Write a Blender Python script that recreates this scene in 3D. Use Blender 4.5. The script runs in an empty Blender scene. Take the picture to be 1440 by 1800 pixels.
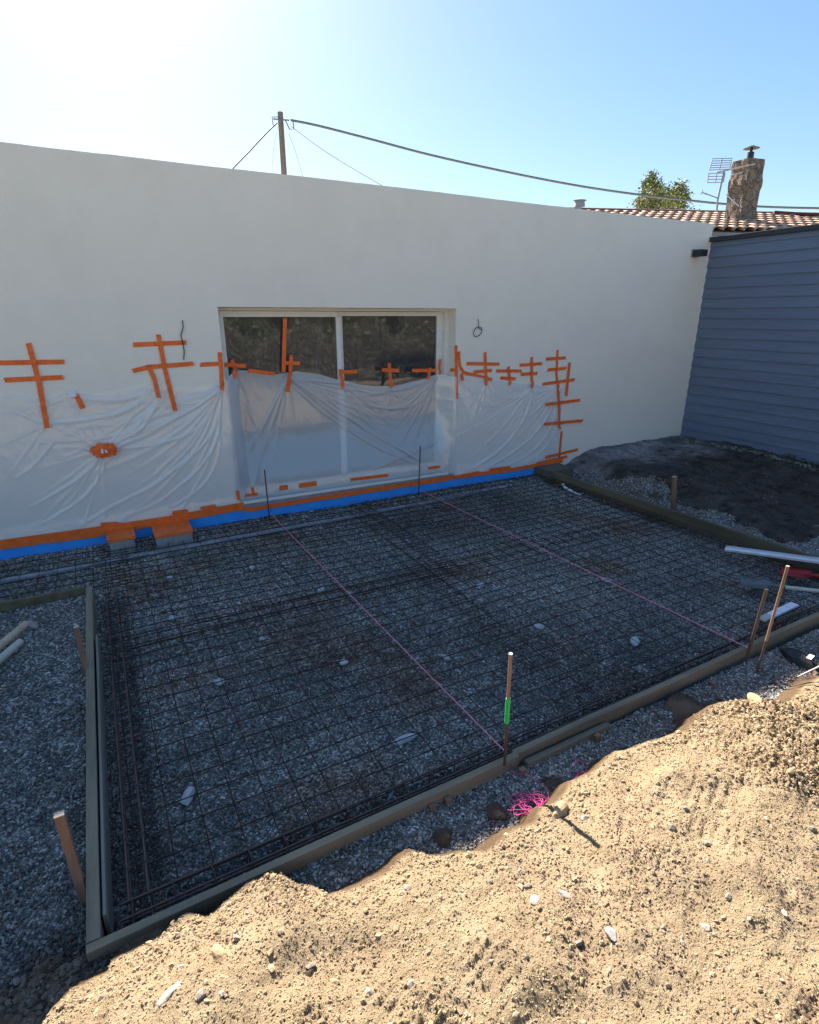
import bpy, math, random
import numpy as np
R = math.radians
rng = np.random.default_rng(7); random.seed(7)
S = bpy.context.scene; C = S.collection

# ------------------------------------------------ camera, sky, sun, exposure
CAMZ = 2.30; FPX = 996.0; PITCH = math.atan(344/996.); YAW = R(28.4)
cd = bpy.data.cameras.new('camera'); cam = bpy.data.objects.new('camera', cd); C.objects.link(cam)
cam.location = (0, 0, CAMZ); cam.rotation_euler = (math.pi/2-PITCH, 0, -YAW)
cd.sensor_fit = 'HORIZONTAL'; cd.sensor_width = 36; cd.lens = 36*FPX/1440; cd.clip_start = .05; cd.clip_end = 4000
S.camera = cam
SUN_EL, SUN_AZ = R(36.3), R(4)          # azimuth measured from +Y towards +X
w = bpy.data.worlds.new('World'); S.world = w; w.use_nodes = True
nt = w.node_tree; nt.nodes.clear()
sky = nt.nodes.new('ShaderNodeTexSky'); sky.sky_type = 'NISHITA'; sky.sun_disc = False
sky.sun_elevation = SUN_EL; sky.sun_rotation = SUN_AZ; sky.altitude = 50; sky.air_density = 1.0; sky.dust_density = .55; sky.ozone_density = 3.0
bg = nt.nodes.new('ShaderNodeBackground'); bg.inputs[1].default_value = .078
wo = nt.nodes.new('ShaderNodeOutputWorld'); gm = nt.nodes.new('ShaderNodeGamma'); gm.inputs[1].default_value = .68; nt.links.new(sky.outputs[0], gm.inputs[0]); hs = nt.nodes.new('ShaderNodeHueSaturation'); hs.inputs['Saturation'].default_value = 1.35; nt.links.new(gm.outputs[0], hs.inputs['Color']); nt.links.new(hs.outputs[0], bg.inputs[0]); nt.links.new(bg.outputs[0], wo.inputs[0])
sl = bpy.data.lights.new('sun', 'SUN'); sl.energy = 4.0; sl.angle = R(.5); sl.color = (1, .94, .84)
so = bpy.data.objects.new('sun', sl); C.objects.link(so); so.location = (-3, 20, 18)
so.rotation_euler = (-(math.pi/2-SUN_EL), 0, -SUN_AZ)
S.view_settings.view_transform = 'Standard'; S.view_settings.look = 'None'
S.view_settings.exposure = 2.05; S.view_settings.gamma = 1
S.render.engine = 'CYCLES'

# ------------------------------------------------ survey helpers: a photo position met with a known plane of the place
_fw = np.array([math.sin(YAW)*math.cos(PITCH), math.cos(YAW)*math.cos(PITCH), -math.sin(PITCH)])
_rt = np.array([math.cos(YAW), -math.sin(YAW), 0.]); _up = np.cross(_rt, _fw); _c = np.array([0, 0, CAMZ])
def ray(u, v): return _fw*FPX+_rt*(u-720)-_up*(v-900)
def onz(u, v, z=0.): d = ray(u, v); return d*((z-CAMZ)/d[2])+_c
def ony(u, v, Y): d = ray(u, v); return d*(Y/d[1])+_c
def onx(u, v, X): d = ray(u, v); return d*(X/d[0])+_c
def ond(u, v, D): d = ray(u, v); return d*(D/math.hypot(d[0], d[1]))+_c   # D = horizontal distance
WALL = 6.55; GL = 6.80                    # wall face, glazing plane
GZ = -.06                                 # gravel level in the formwork

# ------------------------------------------------ noise
def h2(ix, iy, seed):
    n = (ix.astype(np.int64)*374761393 + iy.astype(np.int64)*668265263 + seed*974634777) & 0xffffffff
    n = ((n ^ (n >> 13))*1274126177) & 0xffffffff
    return ((n ^ (n >> 16)) & 0xffff)/65535.
def vn(x, y, f, seed=0):
    x = np.asarray(x, float)*f; y = np.asarray(y, float)*f
    ix = np.floor(x); iy = np.floor(y); fx = x-ix; fy = y-iy
    fx = fx*fx*(3-2*fx); fy = fy*fy*(3-2*fy); ix = ix.astype(np.int64); iy = iy.astype(np.int64)
    a = h2(ix, iy, seed); b = h2(ix+1, iy, seed); c = h2(ix, iy+1, seed); d = h2(ix+1, iy+1, seed)
    return (a*(1-fx)+b*fx)*(1-fy)+(c*(1-fx)+d*fx)*fy-.5
def fbm(x, y, f, o=4, seed=0, g=.5):
    s = 0; a = 1.
    for k in range(o): s = s+a*vn(np.asarray(x)+k*3.7, np.asarray(y)-k*1.3, f*2**k, seed+k); a *= g
    return s
def sm(t): t = np.clip(t, 0, 1); return t*t*(3-2*t)

# ------------------------------------------------ mesh helpers
def mesh_np(name, V, Fq, mat, smooth=True, parent=None, col=None):
    V = np.asarray(V, np.float32); Fq = np.asarray(Fq, np.int32); k = Fq.shape[1]
    me = bpy.data.meshes.new(name); me.vertices.add(len(V)); me.vertices.foreach_set('co', V.ravel())
    me.loops.add(Fq.size); me.loops.foreach_set('vertex_index', Fq.ravel())
    me.polygons.add(len(Fq)); me.polygons.foreach_set('loop_start', np.arange(0, Fq.size, k, dtype=np.int32))
    me.polygons.foreach_set('loop_total', np.full(len(Fq), k, np.int32))
    me.polygons.foreach_set('use_smooth', np.full(len(Fq), smooth, bool))
    me.update(calc_edges=True)
    if col is not None:
        a = me.color_attributes.new('tint', 'FLOAT_COLOR', 'POINT'); a.data.foreach_set('color', np.asarray(col, np.float32).ravel())
    me.materials.append(mat)
    o = bpy.data.objects.new(name, me); C.objects.link(o)
    if parent: o.parent = parent
    return o
def grid(name, X, Y, Z, mat, parent=None, smooth=True, col=None):
    n, m = X.shape; V = np.stack([X, Y, Z], -1).reshape(-1, 3)
    i = np.arange(n*m).reshape(n, m)
    F = np.stack([i[:-1, :-1], i[:-1, 1:], i[1:, 1:], i[1:, :-1]], -1).reshape(-1, 4)
    return mesh_np(name, V, F, mat, smooth, parent, col)
class MB:
    def __init__(s): s.v = []; s.f = []; s.sm = []
    def poly(s, pts, faces, smooth=False):
        b = len(s.v); s.v += [tuple(map(float, p)) for p in pts]
        for f in faces: s.f.append([b+i for i in f]); s.sm.append(smooth)
    def hexa(s, p):   # 4 bottom ccw, 4 top ccw
        s.poly(p, [(0, 3, 2, 1), (4, 5, 6, 7), (0, 1, 5, 4), (1, 2, 6, 5), (2, 3, 7, 6), (3, 0, 4, 7)])
    def box(s, a, b):
        x0, y0, z0 = a; x1, y1, z1 = b
        s.hexa([(x0, y0, z0), (x1, y0, z0), (x1, y1, z0), (x0, y1, z0), (x0, y0, z1), (x1, y0, z1), (x1, y1, z1), (x0, y1, z1)])
    def bar(s, p, q, w, h, upv=(0, 0, 1), w2=None, h2_=None):  # rectangular bar p->q
        p = np.array(p, float); q = np.array(q, float); d = q-p; d /= np.linalg.norm(d)
        u = np.array(upv, float); r = np.cross(d, u); r /= np.linalg.norm(r); u = np.cross(r, d)
        w2 = w if w2 is None else w2; h2_ = h if h2_ is None else h2_
        P = [p-r*w/2-u*h/2, p+r*w/2-u*h/2, p+r*w/2+u*h/2, p-r*w/2+u*h/2, q-r*w2/2-u*h2_/2, q+r*w2/2-u*h2_/2, q+r*w2/2+u*h2_/2, q-r*w2/2+u*h2_/2]
        s.hexa(P)
    def tube(s, pts, r, n=6, cap=True, r2=None):
        pts = [np.array(p, float) for p in pts]; m = len(pts); rr = np.linspace(r, r if r2 is None else r2, m)
        rings = []; pu = None
        for i, p in enumerate(pts):
            d = (pts[min(i+1, m-1)]-pts[max(i-1, 0)]); d /= (np.linalg.norm(d)+1e-12)
            if pu is None:
                pu = np.array([0, 0, 1.]) if abs(d[2]) < .9 else np.array([1., 0, 0])
            a = np.cross(d, pu); a /= (np.linalg.norm(a)+1e-12); b = np.cross(a, d); pu = b
            rings.append([p+rr[i]*(a*math.cos(2*math.pi*k/n)+b*math.sin(2*math.pi*k/n)) for k in range(n)])
        V = [v for r_ in rings for v in r_]; F = []
        for i in range(m-1):
            for k in range(n): F.append((i*n+k, i*n+(k+1) % n, (i+1)*n+(k+1) % n, (i+1)*n+k))
        s.poly(V, F, n > 4)
        if cap: s.poly(rings[0], [tuple(range(n))[::-1]]); s.poly(rings[-1], [tuple(range(n))])
    def build(s, name, mat, parent=None, bevel=0):
        me = bpy.data.meshes.new(name); me.from_pydata(s.v, [], s.f); me.polygons.foreach_set('use_smooth', s.sm); me.update()
        me.materials.append(mat); o = bpy.data.objects.new(name, me); C.objects.link(o)
        if parent: o.parent = parent
        if bevel:
            m = o.modifiers.new('bevel', 'BEVEL'); m.width = bevel; m.segments = 2; m.limit_method = 'ANGLE'
        return o
def tag(o, label, cat, group=None):
    o['label'] = label; o['category'] = cat
    if group: o['group'] = group
    return o
def thing(name, label, cat, loc=(0, 0, 0), group=None):
    o = bpy.data.objects.new(name, None); o.empty_display_size = .1; C.objects.link(o)
    return tag(o, label, cat, group)
def struct(o): o['kind'] = 'structure'; return o
def stuff(o): o['kind'] = 'stuff'; return o

# ------------------------------------------------ materials
def M(name, col, rough=.8, col2=None, scale=5, detail=6, bump=0, bscale=60, metal=0, spec=.4, attr=False, col3=None, s3=1., stretch=None, fac=(.35, .65)):
    m = bpy.data.materials.new(name); m.use_nodes = True; t = m.node_tree; p = t.nodes['Principled BSDF']
    p.inputs['Roughness'].default_value = rough; p.inputs['Metallic'].default_value = metal
    p.inputs['Specular IOR Level'].default_value = spec
    tc = t.nodes.new('ShaderNodeTexCoord'); vec = tc.outputs['Object']
    if stretch:
        mp = t.nodes.new('ShaderNodeMapping'); mp.inputs['Scale'].default_value = stretch; t.links.new(vec, mp.inputs[0]); vec = mp.outputs[0]
    cur = None
    def mixc(a, b, f):
        mx = t.nodes.new('ShaderNodeMix'); mx.data_type = 'RGBA'
        for s_, i in ((a, 6), (b, 7)):
            if hasattr(s_, 'is_linked'): t.links.new(s_, mx.inputs[i])
            else: mx.inputs[i].default_value = (*s_, 1)
        t.links.new(f, mx.inputs[0]); return mx.outputs[2]
    def noise(sc, lo, hi, det=detail):
        n = t.nodes.new('ShaderNodeTexNoise'); n.inputs['Scale'].default_value = sc; n.inputs['Detail'].default_value = det; n.inputs['Roughness'].default_value = .65
        t.links.new(vec, n.inputs['Vector']); mr = t.nodes.new('ShaderNodeMapRange'); mr.inputs[1].default_value = lo; mr.inputs[2].default_value = hi
        t.links.new(n.outputs[0], mr.inputs[0]); return mr.outputs[0]
    cur = col
    if col2 is not None: cur = mixc(col, col2, noise(scale, *fac))
    if col3 is not None: cur = mixc(cur, col3, noise(s3, .5, .7))
    if attr:
        at = t.nodes.new('ShaderNodeAttribute'); at.attribute_name = 'tint'
        if col2 is None: cur = at.outputs[0]
        else:
            mx = t.nodes.new('ShaderNodeMix'); mx.data_type = 'RGBA'; mx.blend_type = 'MULTIPLY'; mx.inputs[0].default_value = 1
            t.links.new(cur, mx.inputs[6]); t.links.new(at.outputs[0], mx.inputs[7]); cur = mx.outputs[2]
    if hasattr(cur, 'is_linked'): t.links.new(cur, p.inputs['Base Color'])
    else: p.inputs['Base Color'].default_value = (*cur, 1)
    if bump:
        n = t.nodes.new('ShaderNodeTexNoise'); n.inputs['Scale'].default_value = bscale; n.inputs['Detail'].default_value = 8; n.inputs['Roughness'].default_value = .7
        t.links.new(vec, n.inputs['Vector']); b = t.nodes.new('ShaderNodeBump'); b.inputs['Strength'].default_value = 1; b.inputs['Distance'].default_value = bump
        t.links.new(n.outputs[0], b.inputs['Height']); t.links.new(b.outputs[0], p.inputs['Normal'])
    return m
m_render = M('plaster', (.86, .80, .71), .9, (.885, .828, .738), 1.3, 8, .0035, 60, col3=(.835, .778, .69), s3=2.2)
m_tape = M('orange_tape', (.93, .19, .035), .5, (.82, .13, .02), 14, 4, .0006, 60)
m_blue = M('blue_membrane', (.035, .30, .90), .5, (.05, .36, .93), 6, 5, .002, 40)
m_white = M('white_aluminium', (.82, .81, .77), .35, (.76, .75, .7), 9)
m_conc = M('grey_concrete', (.34, .34, .33), .9, (.24, .24, .23), 12, 8, .003, 60)
m_spacer = M('pale_concrete', (.55, .56, .58), .85, (.40, .41, .44), 16, 6, .002, 80)
m_wood = M('formwork_wood', (.30, .24, .165), .85, (.17, .14, .10), 7, 8, .0015, 50, stretch=(1, .12, 1), col3=(.12, .11, .09), s3=3)
m_woodx = M('formwork_wood_grain', (.33, .265, .185), .85, (.19, .155, .105), 7, 8, .0015, 50, stretch=(.12, 1, 1), col3=(.13, .115, .09), s3=3)
m_olive = M('treated_board', (.20, .155, .09), .85, (.10, .078, .05), 6, 8, .0015, 40, stretch=(1, .1, 1))
m_stake = M('sawn_stake', (.31, .185, .125), .85, (.19, .105, .07), 10, 6, .001, 60, stretch=(1, 1, .15))
m_stakehi = M('cut_wood_end', (.62, .50, .36), .8, (.5, .38, .26), 30)
m_steel = M('rusty_steel', (.030, .019, .017), .8, (.10, .038, .024), 9, 6, .0006, 120, metal=.35)
m_cage = M('dark_steel', (.085, .065, .062), .5, (.12, .07, .055), 12, 6, 0, metal=.3)
m_pink = M('pink_string', (.60, .06, .25), .7)
m_pinkline = M('pink_line', (.80, .26, .36), .7)
m_green = M('green_tape', (.03, .42, .10), .6)
m_black = M('black_plastic', (.012, .012, .013), .5, bump=.001)
m_alu = M('bare_aluminium', (.72, .74, .78), .38, (.6, .62, .66), 12, metal=.35)
m_shed = M('blue_cladding', (.150, .190, .262), .7, (.125, .162, .228), 5, 5, .001, 60, stretch=(1, .2, 2))
m_dark = M('dark_metal', (.03, .03, .032), .5)
m_tile = M('terracotta', (.85, .80, .75), .85, (1., .98, .95), 9, 6, .003, 60, attr=True)
m_stone = M('rubble_stone', (.30, .235, .18), .95, (.15, .115, .09), 6, 8, .06, 7, col3=(.33, .27, .21), s3=5)
def stone_blocks(m):
    t = m.node_tree; p = t.nodes['Principled BSDF']; N = t.nodes.new; L = t.links.new; tc = N('ShaderNodeTexCoord'); v = N('ShaderNodeTexVoronoi'); v.feature = 'DISTANCE_TO_EDGE'; v.inputs['Scale'].default_value = 5.5
    L(tc.outputs['Object'], v.inputs['Vector']); cr = N('ShaderNodeMapRange'); cr.inputs[2].default_value = .06; L(v.outputs['Distance'], cr.inputs[0]); old = p.inputs['Base Color'].links[0].from_socket
    mx = N('ShaderNodeMix'); mx.data_type = 'RGBA'; mx.inputs[6].default_value = (.34, .30, .25, 1); L(old, mx.inputs[7]); L(cr.outputs[0], mx.inputs[0]); L(mx.outputs[2], p.inputs['Base Color'])
    b = N('ShaderNodeBump'); b.inputs['Distance'].default_value = .04; L(cr.outputs[0], b.inputs['Height']); L(p.inputs['Normal'].links[0].from_socket, b.inputs['Normal']); L(b.outputs[0], p.inputs['Normal'])
stone_blocks(m_stone)
m_metalg = M('grey_metal', (.35, .36, .37), .5, metal=.6)
m_pole = M('pole_timber', (.16, .145, .13), .9, (.11, .1, .09), 8, stretch=(1, 1, .1))
m_cable = M('cable', (.10, .12, .14), .7)
m_leaf = M('foliage', (.055, .085, .025), .6, (.10, .12, .04), 1.1, 4, attr=True)
m_dry = M('dry_foliage', (.10, .092, .055), .7, (.16, .13, .09), 1.1, 4, attr=True)
m_bark = M('bark', (.12, .09, .065), .95, (.2, .17, .13), 8, 6, .01, 20, stretch=(1, 1, .2))
m_red = M('red_blade', (.38, .012, .015), .4, (.25, .01, .012), 8)
m_blade = M('grey_blade', (.17, .185, .19), .5, (.07, .075, .08), 14, metal=.3)
m_handle = M('pale_handle', (.58, .56, .50), .5, (.48, .45, .38), 12)
m_room = M('room_wall', (.22, .20, .18), .9)
m_roomfl = M('room_floor', (.16, .13, .10), .6)
m_strap = M('blue_strap', (.20, .42, .62), .6)
m_paper = M('white_label', (.85, .8, .86), .6)
m_asph = M('flat_roof', (.2, .2, .2), .9)

# ground family
def ground_mat(name, a, b, c, peb=.0, scale=2.2):
    m = M(name, a, .97, b, scale, 10, .012, 45, col3=c, s3=5.5, spec=.15); return m
def vor_ground():
    m = M('gravel_bed', (.1, .1, .1), .9, spec=.3); t = m.node_tree; p = t.nodes['Principled BSDF']; N = t.nodes.new; L = t.links.new
    tc = N('ShaderNodeTexCoord'); v = N('ShaderNodeTexVoronoi'); v.inputs['Scale'].default_value = 85; L(tc.outputs['Object'], v.inputs['Vector'])
    sp_ = N('ShaderNodeSeparateColor'); L(v.outputs['Color'], sp_.inputs[0]); cr = N('ShaderNodeValToRGB'); e = cr.color_ramp
    e.elements[0].color = (.07, .066, .062, 1); e.elements[1].position = .97; e.elements[1].color = (.62, .61, .6, 1); k = e.elements.new(.7); k.color = (.20, .19, .18, 1)
    L(sp_.outputs[0], cr.inputs[0]); L(cr.outputs[0], p.inputs['Base Color'])
    b = N('ShaderNodeBump'); b.invert = True; b.inputs['Distance'].default_value = .008; L(v.outputs['Distance'], b.inputs['Height']); L(b.outputs[0], p.inputs['Normal'])
    return m
m_gbase = vor_ground()
m_sand = M('sand_soil', (.48, .355, .215), .97, (.37, .265, .16), 4.5, 12, .02, 130, spec=.12, col3=(.54, .41, .255), s3=6, fac=(.3, .7), attr=True)
m_clod = M('clod', (1, 1, 1), .97, (.72, .70, .68), 18, 8, .004, 90, spec=.12, attr=True)
m_soil = M('dark_soil', (.08, .064, .053), .97, (.16, .132, .112), 5, 12, .03, 26, spec=.15, col3=(.03, .022, .018), s3=7, attr=True)
m_peb = M('pebbles', (1, 1, 1), .75, (.8, .8, .8), 120, 3, attr=True, spec=.5)

def film():
    m = bpy.data.materials.new('plastic_film'); m.use_nodes = True; t = m.node_tree; t.nodes.clear(); N = t.nodes.new; L = t.links.new
    out = N('ShaderNodeOutputMaterial'); tr = N('ShaderNodeBsdfTransparent'); tr.inputs[0].default_value = (.97, .98, 1, 1)
    df = N('ShaderNodeBsdfDiffuse'); df.inputs[0].default_value = (.95, .97, 1, 1)
    tl = N('ShaderNodeBsdfTranslucent'); tl.inputs[0].default_value = (.93, .94, .96, 1)
    gl = N('ShaderNodeBsdfGlossy'); gl.inputs['Roughness'].default_value = .14; gl.inputs[0].default_value = (.95, .97, 1, 1)
    a = N('ShaderNodeMixShader'); a.inputs[0].default_value = .25; L(df.outputs[0], a.inputs[1]); L(tl.outputs[0], a.inputs[2])
    b = N('ShaderNodeMixShader'); b.inputs[0].default_value = .12; L(a.outputs[0], b.inputs[1]); L(gl.outputs[0], b.inputs[2])
    lw = N('ShaderNodeLayerWeight'); lw.inputs[0].default_value = .5
    mr = N('ShaderNodeMapRange'); mr.inputs[1].default_value = .1; mr.inputs[2].default_value = .9; mr.inputs[3].default_value = .54; mr.inputs[4].default_value = .86
    L(lw.outputs['Facing'], mr.inputs[0])
    c = N('ShaderNodeMixShader'); L(mr.outputs[0], c.inputs[0]); L(tr.outputs[0], c.inputs[1]); L(b.outputs[0], c.inputs[2]); L(c.outputs[0], out.inputs[0])
    return m
m_film = film()
def glass():
    m = bpy.data.materials.new('window_glass'); m.use_nodes = True; t = m.node_tree; t.nodes.clear(); N = t.nodes.new; L = t.links.new
    out = N('ShaderNodeOutputMaterial'); tr = N('ShaderNodeBsdfTransparent'); tr.inputs[0].default_value = (.62, .66, .64, 1)
    gl = N('ShaderNodeBsdfGlossy'); gl.inputs['Roughness'].default_value = .03; gl.inputs[0].default_value = (.86, .90, 1, 1)
    fr = N('ShaderNodeFresnel'); fr.inputs[0].default_value = 2.1
    nz = N('ShaderNodeTexNoise'); nz.inputs['Scale'].default_value = 3.5; nz.inputs['Detail'].default_value = 2; bp = N('ShaderNodeBump'); bp.inputs['Distance'].default_value = .0012
    L(nz.outputs[0], bp.inputs['Height']); L(bp.outputs[0], gl.inputs['Normal'])
    mx = N('ShaderNodeMixShader'); L(fr.outputs[0], mx.inputs[0]); L(tr.outputs[0], mx.inputs[1]); L(gl.outputs[0], mx.inputs[2]); dd = N('ShaderNodeBsdfDiffuse'); dd.inputs[0].default_value = (.6, .63, .68, 1); m2 = N('ShaderNodeMixShader'); m2.inputs[0].default_value = .07; L(mx.outputs[0], m2.inputs[1]); L(dd.outputs[0], m2.inputs[2]); L(m2.outputs[0], out.inputs[0])
    return m
m_glass = glass()

# ------------------------------------------------ terrain
CR = [(83, 1800), (115, 1764), (149, 1746), (187, 1725), (194, 1705), (243, 1684), (292, 1659), (299, 1645), (333, 1625), (368, 1628), (400, 1593), (441, 1561), (475, 1548), (501, 1550), (527, 1567), (561, 1569), (587, 1586), (614, 1584), (640, 1569), (677, 1542), (711, 1520), (741, 1505), (786, 1511), (824, 1507), (869, 1505), (899, 1488), (926, 1463), (956, 1452), (966, 1424), (994, 1416), (1024, 1382), (1065, 1360), (1099, 1330), (1140, 1319), (1181, 1304), (1207, 1296), (1228, 1290), (1246, 1262), (1275, 1240), (1316, 1232), (1342, 1234), (1380, 1247), (1406, 1232), (1440, 1205)]
ZC = .17
cp = np.array([onz(u, v, ZC) for u, v in CR]); cp = cp[np.argsort(cp[:, 0])]
cxs = np.concatenate([[-6, -1.6, -.8], cp[:, 0], [5, 9]]); cys = np.concatenate([[-1, .2, 1.1], cp[:, 1], [1.35, .8]])
def crest(x): return np.interp(x, cxs, cys)+.022*fbm(x, np.asarray(x)*0, 7, 3, 404, .6)
def tread(x, y, cx, cy, ang, L, W, n):   # chevron print: n parallel bars
    dx = x-cx; dy = y-cy; a = dx*math.cos(ang)+dy*math.sin(ang); b = -dx*math.sin(ang)+dy*math.cos(ang)
    m = sm((L/2-np.abs(a))/.03)*sm((W/2-np.abs(b))/.03)
    return -m*.0055*sm(.5+1.6*np.cos(2*math.pi*n*b/W+2.2*vn(a, b, 9, 3)+.8*np.sin(a*9)))*sm(.55+2.2*fbm(x, y, 6, 3, 140))
prints = [(880, 1665, .2, .26, .20, 5), (1255, 1398, .45, .5, .22, 5), (1390, 1735, .2, .3, .5, 8), (700, 1700, .3, .25, .14, 4), (1340, 1500, .5, .5, .25, 6), (1180, 1640, .9, .4, .2, 5)]
pc = [(onz(u, v, .34)[0], onz(u, v, .34)[1], a, l, w_, n) for u, v, a, l, w_, n in prints]
def bankz(x, y):
    # dark soil bank by the far right wall
    b = sm((x-6.15+.25*fbm(x, y, 1.2, 3, 5))/.75)*sm((y-3.2)/1.6)*.24
    b = b+.10*sm((x-7.5)/1.5)*sm((7-y)/2)
    b = b*(1+.25*fbm(x, y, 1.3, 3, 9))
    return b
def groundz(x, y):
    x = np.asarray(x, float); y = np.asarray(y, float)
    inside = sm((x+.36)/.04)*sm((5.85-x)/.04)*sm((y-1.88)/.04)
    z = -.07+.012*fbm(x, y, 1.1, 3, 2)*2
    out_left = sm((-.30-x)/.05)*sm((5.22-y)/.05)
    z = z+out_left*(.045+.05*sm((y-2.6)/1.2)-.05*sm((2.3-y)/.6))
    z = z+sm((y-6.15)/.3)*.06
    trench = sm((1.88-y)/.03)
    z = z+trench*.10
    groove = np.maximum(sm((-.06-x)/.05)*sm((5.22-y)/.05), sm((2.10-y)/.05))*inside
    z = z-groove*.085
    z = z+bankz(x, y)
    z = z+np.where(x > 5.9, .02, 0)
    z = z+.05*fbm(x, y, 1.6, 4, 12)*sm((1.95-y)/.2)*sm((.15-x)/.5)*1.2   # soil, near left
    return z
def moundz(x, y, hi=True):
    yc = crest(x); d = yc-y
    base = groundz(x, y)-.01
    zc = ZC+0*x
    up_ = zc+.34*(1-np.exp(-np.maximum(d, 0)/.9))+.13*fbm(x, y, 1.9, 3, 31)*sm(d/.35)-.03*np.exp(-((x-1.9)**2+(y-.95)**2)/.03)-.03*np.exp(-((x-.9)**2*2+(y-.75)**2)/.02)-.035*np.exp(-((x-2.4)**2+(y-.8)**2*3)/.03)
    side = sm((x+1.7)/1.4)*1.0
    fall = sm(1+d/.20)
    z = np.where(d > 0, up_, base+(zc-base)*fall)
    z = base+(z-base)*side*sm((y+4)/2.2)
    if hi:
        am = sm(d/.10+1.6)
        pt = .45+.75*sm(fbm(x, y, 1.5, 3, 77)*3+.35)
        z = z+am*(.030*fbm(x, y, 4.5, 5, 41, .60)+pt*.017*np.abs(fbm(x, y, 24, 4, 51, .65)))
        patch = sm(fbm(x, y, 1.5, 3, 77)*3+.35)
        z = z+am*.010*(.3+.9*patch)*np.abs(fbm(x, y, 58, 2, 55, .7))
        z = z+am*patch*.024*np.abs(fbm(x, y, 38, 3, 61, .7))*2
        for p in pc: z = z+tread(x, y, *p)
        z = z+am*-.10*np.exp(-((x-onz(1060, 1420, .3)[0])**2+(y-onz(1060, 1420, .3)[1])**2)/.02)*0
    return z
# far ground: one sheet to the horizon
ax = np.concatenate([-np.geomspace(1500, 14, 14), np.linspace(-13, 13, 80), np.geomspace(14, 1500, 14)])
ay = np.concatenate([-np.geomspace(1500, 10, 14), np.linspace(-9, 8, 60), np.geomspace(9, 1500, 14)])
Xg, Yg = np.meshgrid(ax, ay); Zg = np.where((np.abs(Xg) < 13) & (Yg > -9) & (Yg < 8), groundz(Xg, Yg)-.10, -.12)
Zg = np.where((Yg < 3), np.minimum(Zg, -.16), Zg)
m_far = M('far_earth', (.50, .41, .27), .97, (.42, .35, .2), .8, 8, .02, 8)
struct(grid('ground', Xg, Yg, Zg, m_far))
# work-site floor, finer
ax = np.arange(-3.5, 9.1, .025); ay = np.arange(.9, 6.56, .025)
Xg, Yg = np.meshgrid(ax, ay); Zg = groundz(Xg, Yg)+.014*fbm(Xg, Yg, 12, 3, 3)
struct(grid('gravel_bed', Xg, Yg, Zg, m_gbase))
def soil_mask(x, y):    # where dark soil lies rather than gravel
    right = sm((x-6.15+.6*fbm(x, y, 1.8, 4, 19))/.55)*sm((y-2.6+.6*fbm(x, y, 1.5, 3, 18))/.4)
    left = sm((2.05-y+.35*fbm(x, y, 2, 3, 22))/.18)*sm((.0-x+.35*fbm(x, y, 2.3, 3, 23))/.15)
    toe = sm((crest(x)+.16-y+.2*fbm(x, y, 6, 4, 25))/.14)
    toe2 = sm((crest(x)+.36-y+.5*fbm(x, y, 3.5, 4, 26))/.2)*sm((x-2.3)/.3)
    toe3 = sm((.14-np.hypot(x-1.72, (y-1.70)*1.2)+.22*fbm(x, y, 8, 4, 28))/.12)
    wallside = sm((y-6.36+.1*fbm(x, y, 3, 3, 27))/.06)*sm((6-x)/.2)*.8
    return np.clip(np.maximum.reduce([right, left, toe, toe2, toe3, wallside]), 0, 1)
def soil_sheet(name, x0, x1, y0, y1, st, lift, tint):
    Xs, Ys = np.meshgrid(np.arange(x0, x1, st), np.arange(y0, y1, st)); mk = soil_mask(Xs, Ys)
    Zs = groundz(Xs, Ys)-.035+mk*lift+mk*(.030*fbm(Xs, Ys, 6, 5, 71, .6)+.015*np.abs(fbm(Xs, Ys, 25, 3, 72, .6)))
    c = np.ones(Xs.shape+(4,)); k = tint(Xs, Ys); c[..., :3] = k
    return struct(grid(name, Xs, Ys, Zs, m_soil, col=c.reshape(-1, 4)))
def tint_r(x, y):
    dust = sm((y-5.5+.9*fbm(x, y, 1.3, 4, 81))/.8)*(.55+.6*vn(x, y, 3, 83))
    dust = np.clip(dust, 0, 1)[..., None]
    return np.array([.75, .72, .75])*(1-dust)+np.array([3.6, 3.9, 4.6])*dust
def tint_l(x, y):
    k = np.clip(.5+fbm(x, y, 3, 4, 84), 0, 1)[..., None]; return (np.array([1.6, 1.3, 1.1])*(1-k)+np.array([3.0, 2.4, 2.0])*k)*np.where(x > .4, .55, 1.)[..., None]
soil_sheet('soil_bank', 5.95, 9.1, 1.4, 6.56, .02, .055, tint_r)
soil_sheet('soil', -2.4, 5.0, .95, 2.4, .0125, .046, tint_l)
# sandy bank in front
def axis(lo, a, b, hi, st, n=24):
    return np.concatenate([lo+(a-lo)*(1-np.linspace(1, 0, n, endpoint=False)**2), np.arange(a, b, st), b+(hi-b)*np.linspace(0, 1, n)**2])
ax = axis(-5, -.75, 3.7, 9, .0065); ay = axis(-7, -.05, 1.95, 2.4, .0065, 18)
Xm, Ym = np.meshgrid(ax, ay); Zm = moundz(Xm, Ym)
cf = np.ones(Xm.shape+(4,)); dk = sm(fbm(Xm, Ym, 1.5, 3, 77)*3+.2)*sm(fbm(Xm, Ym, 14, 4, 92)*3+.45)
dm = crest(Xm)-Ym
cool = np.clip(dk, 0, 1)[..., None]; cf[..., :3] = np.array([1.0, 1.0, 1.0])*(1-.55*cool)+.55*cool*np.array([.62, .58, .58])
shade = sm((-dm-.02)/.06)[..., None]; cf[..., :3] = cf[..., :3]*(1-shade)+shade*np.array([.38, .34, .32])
struct(grid('sand_bank', Xm, Ym, Zm, m_sand, col=cf.reshape(-1, 4)))

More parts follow.
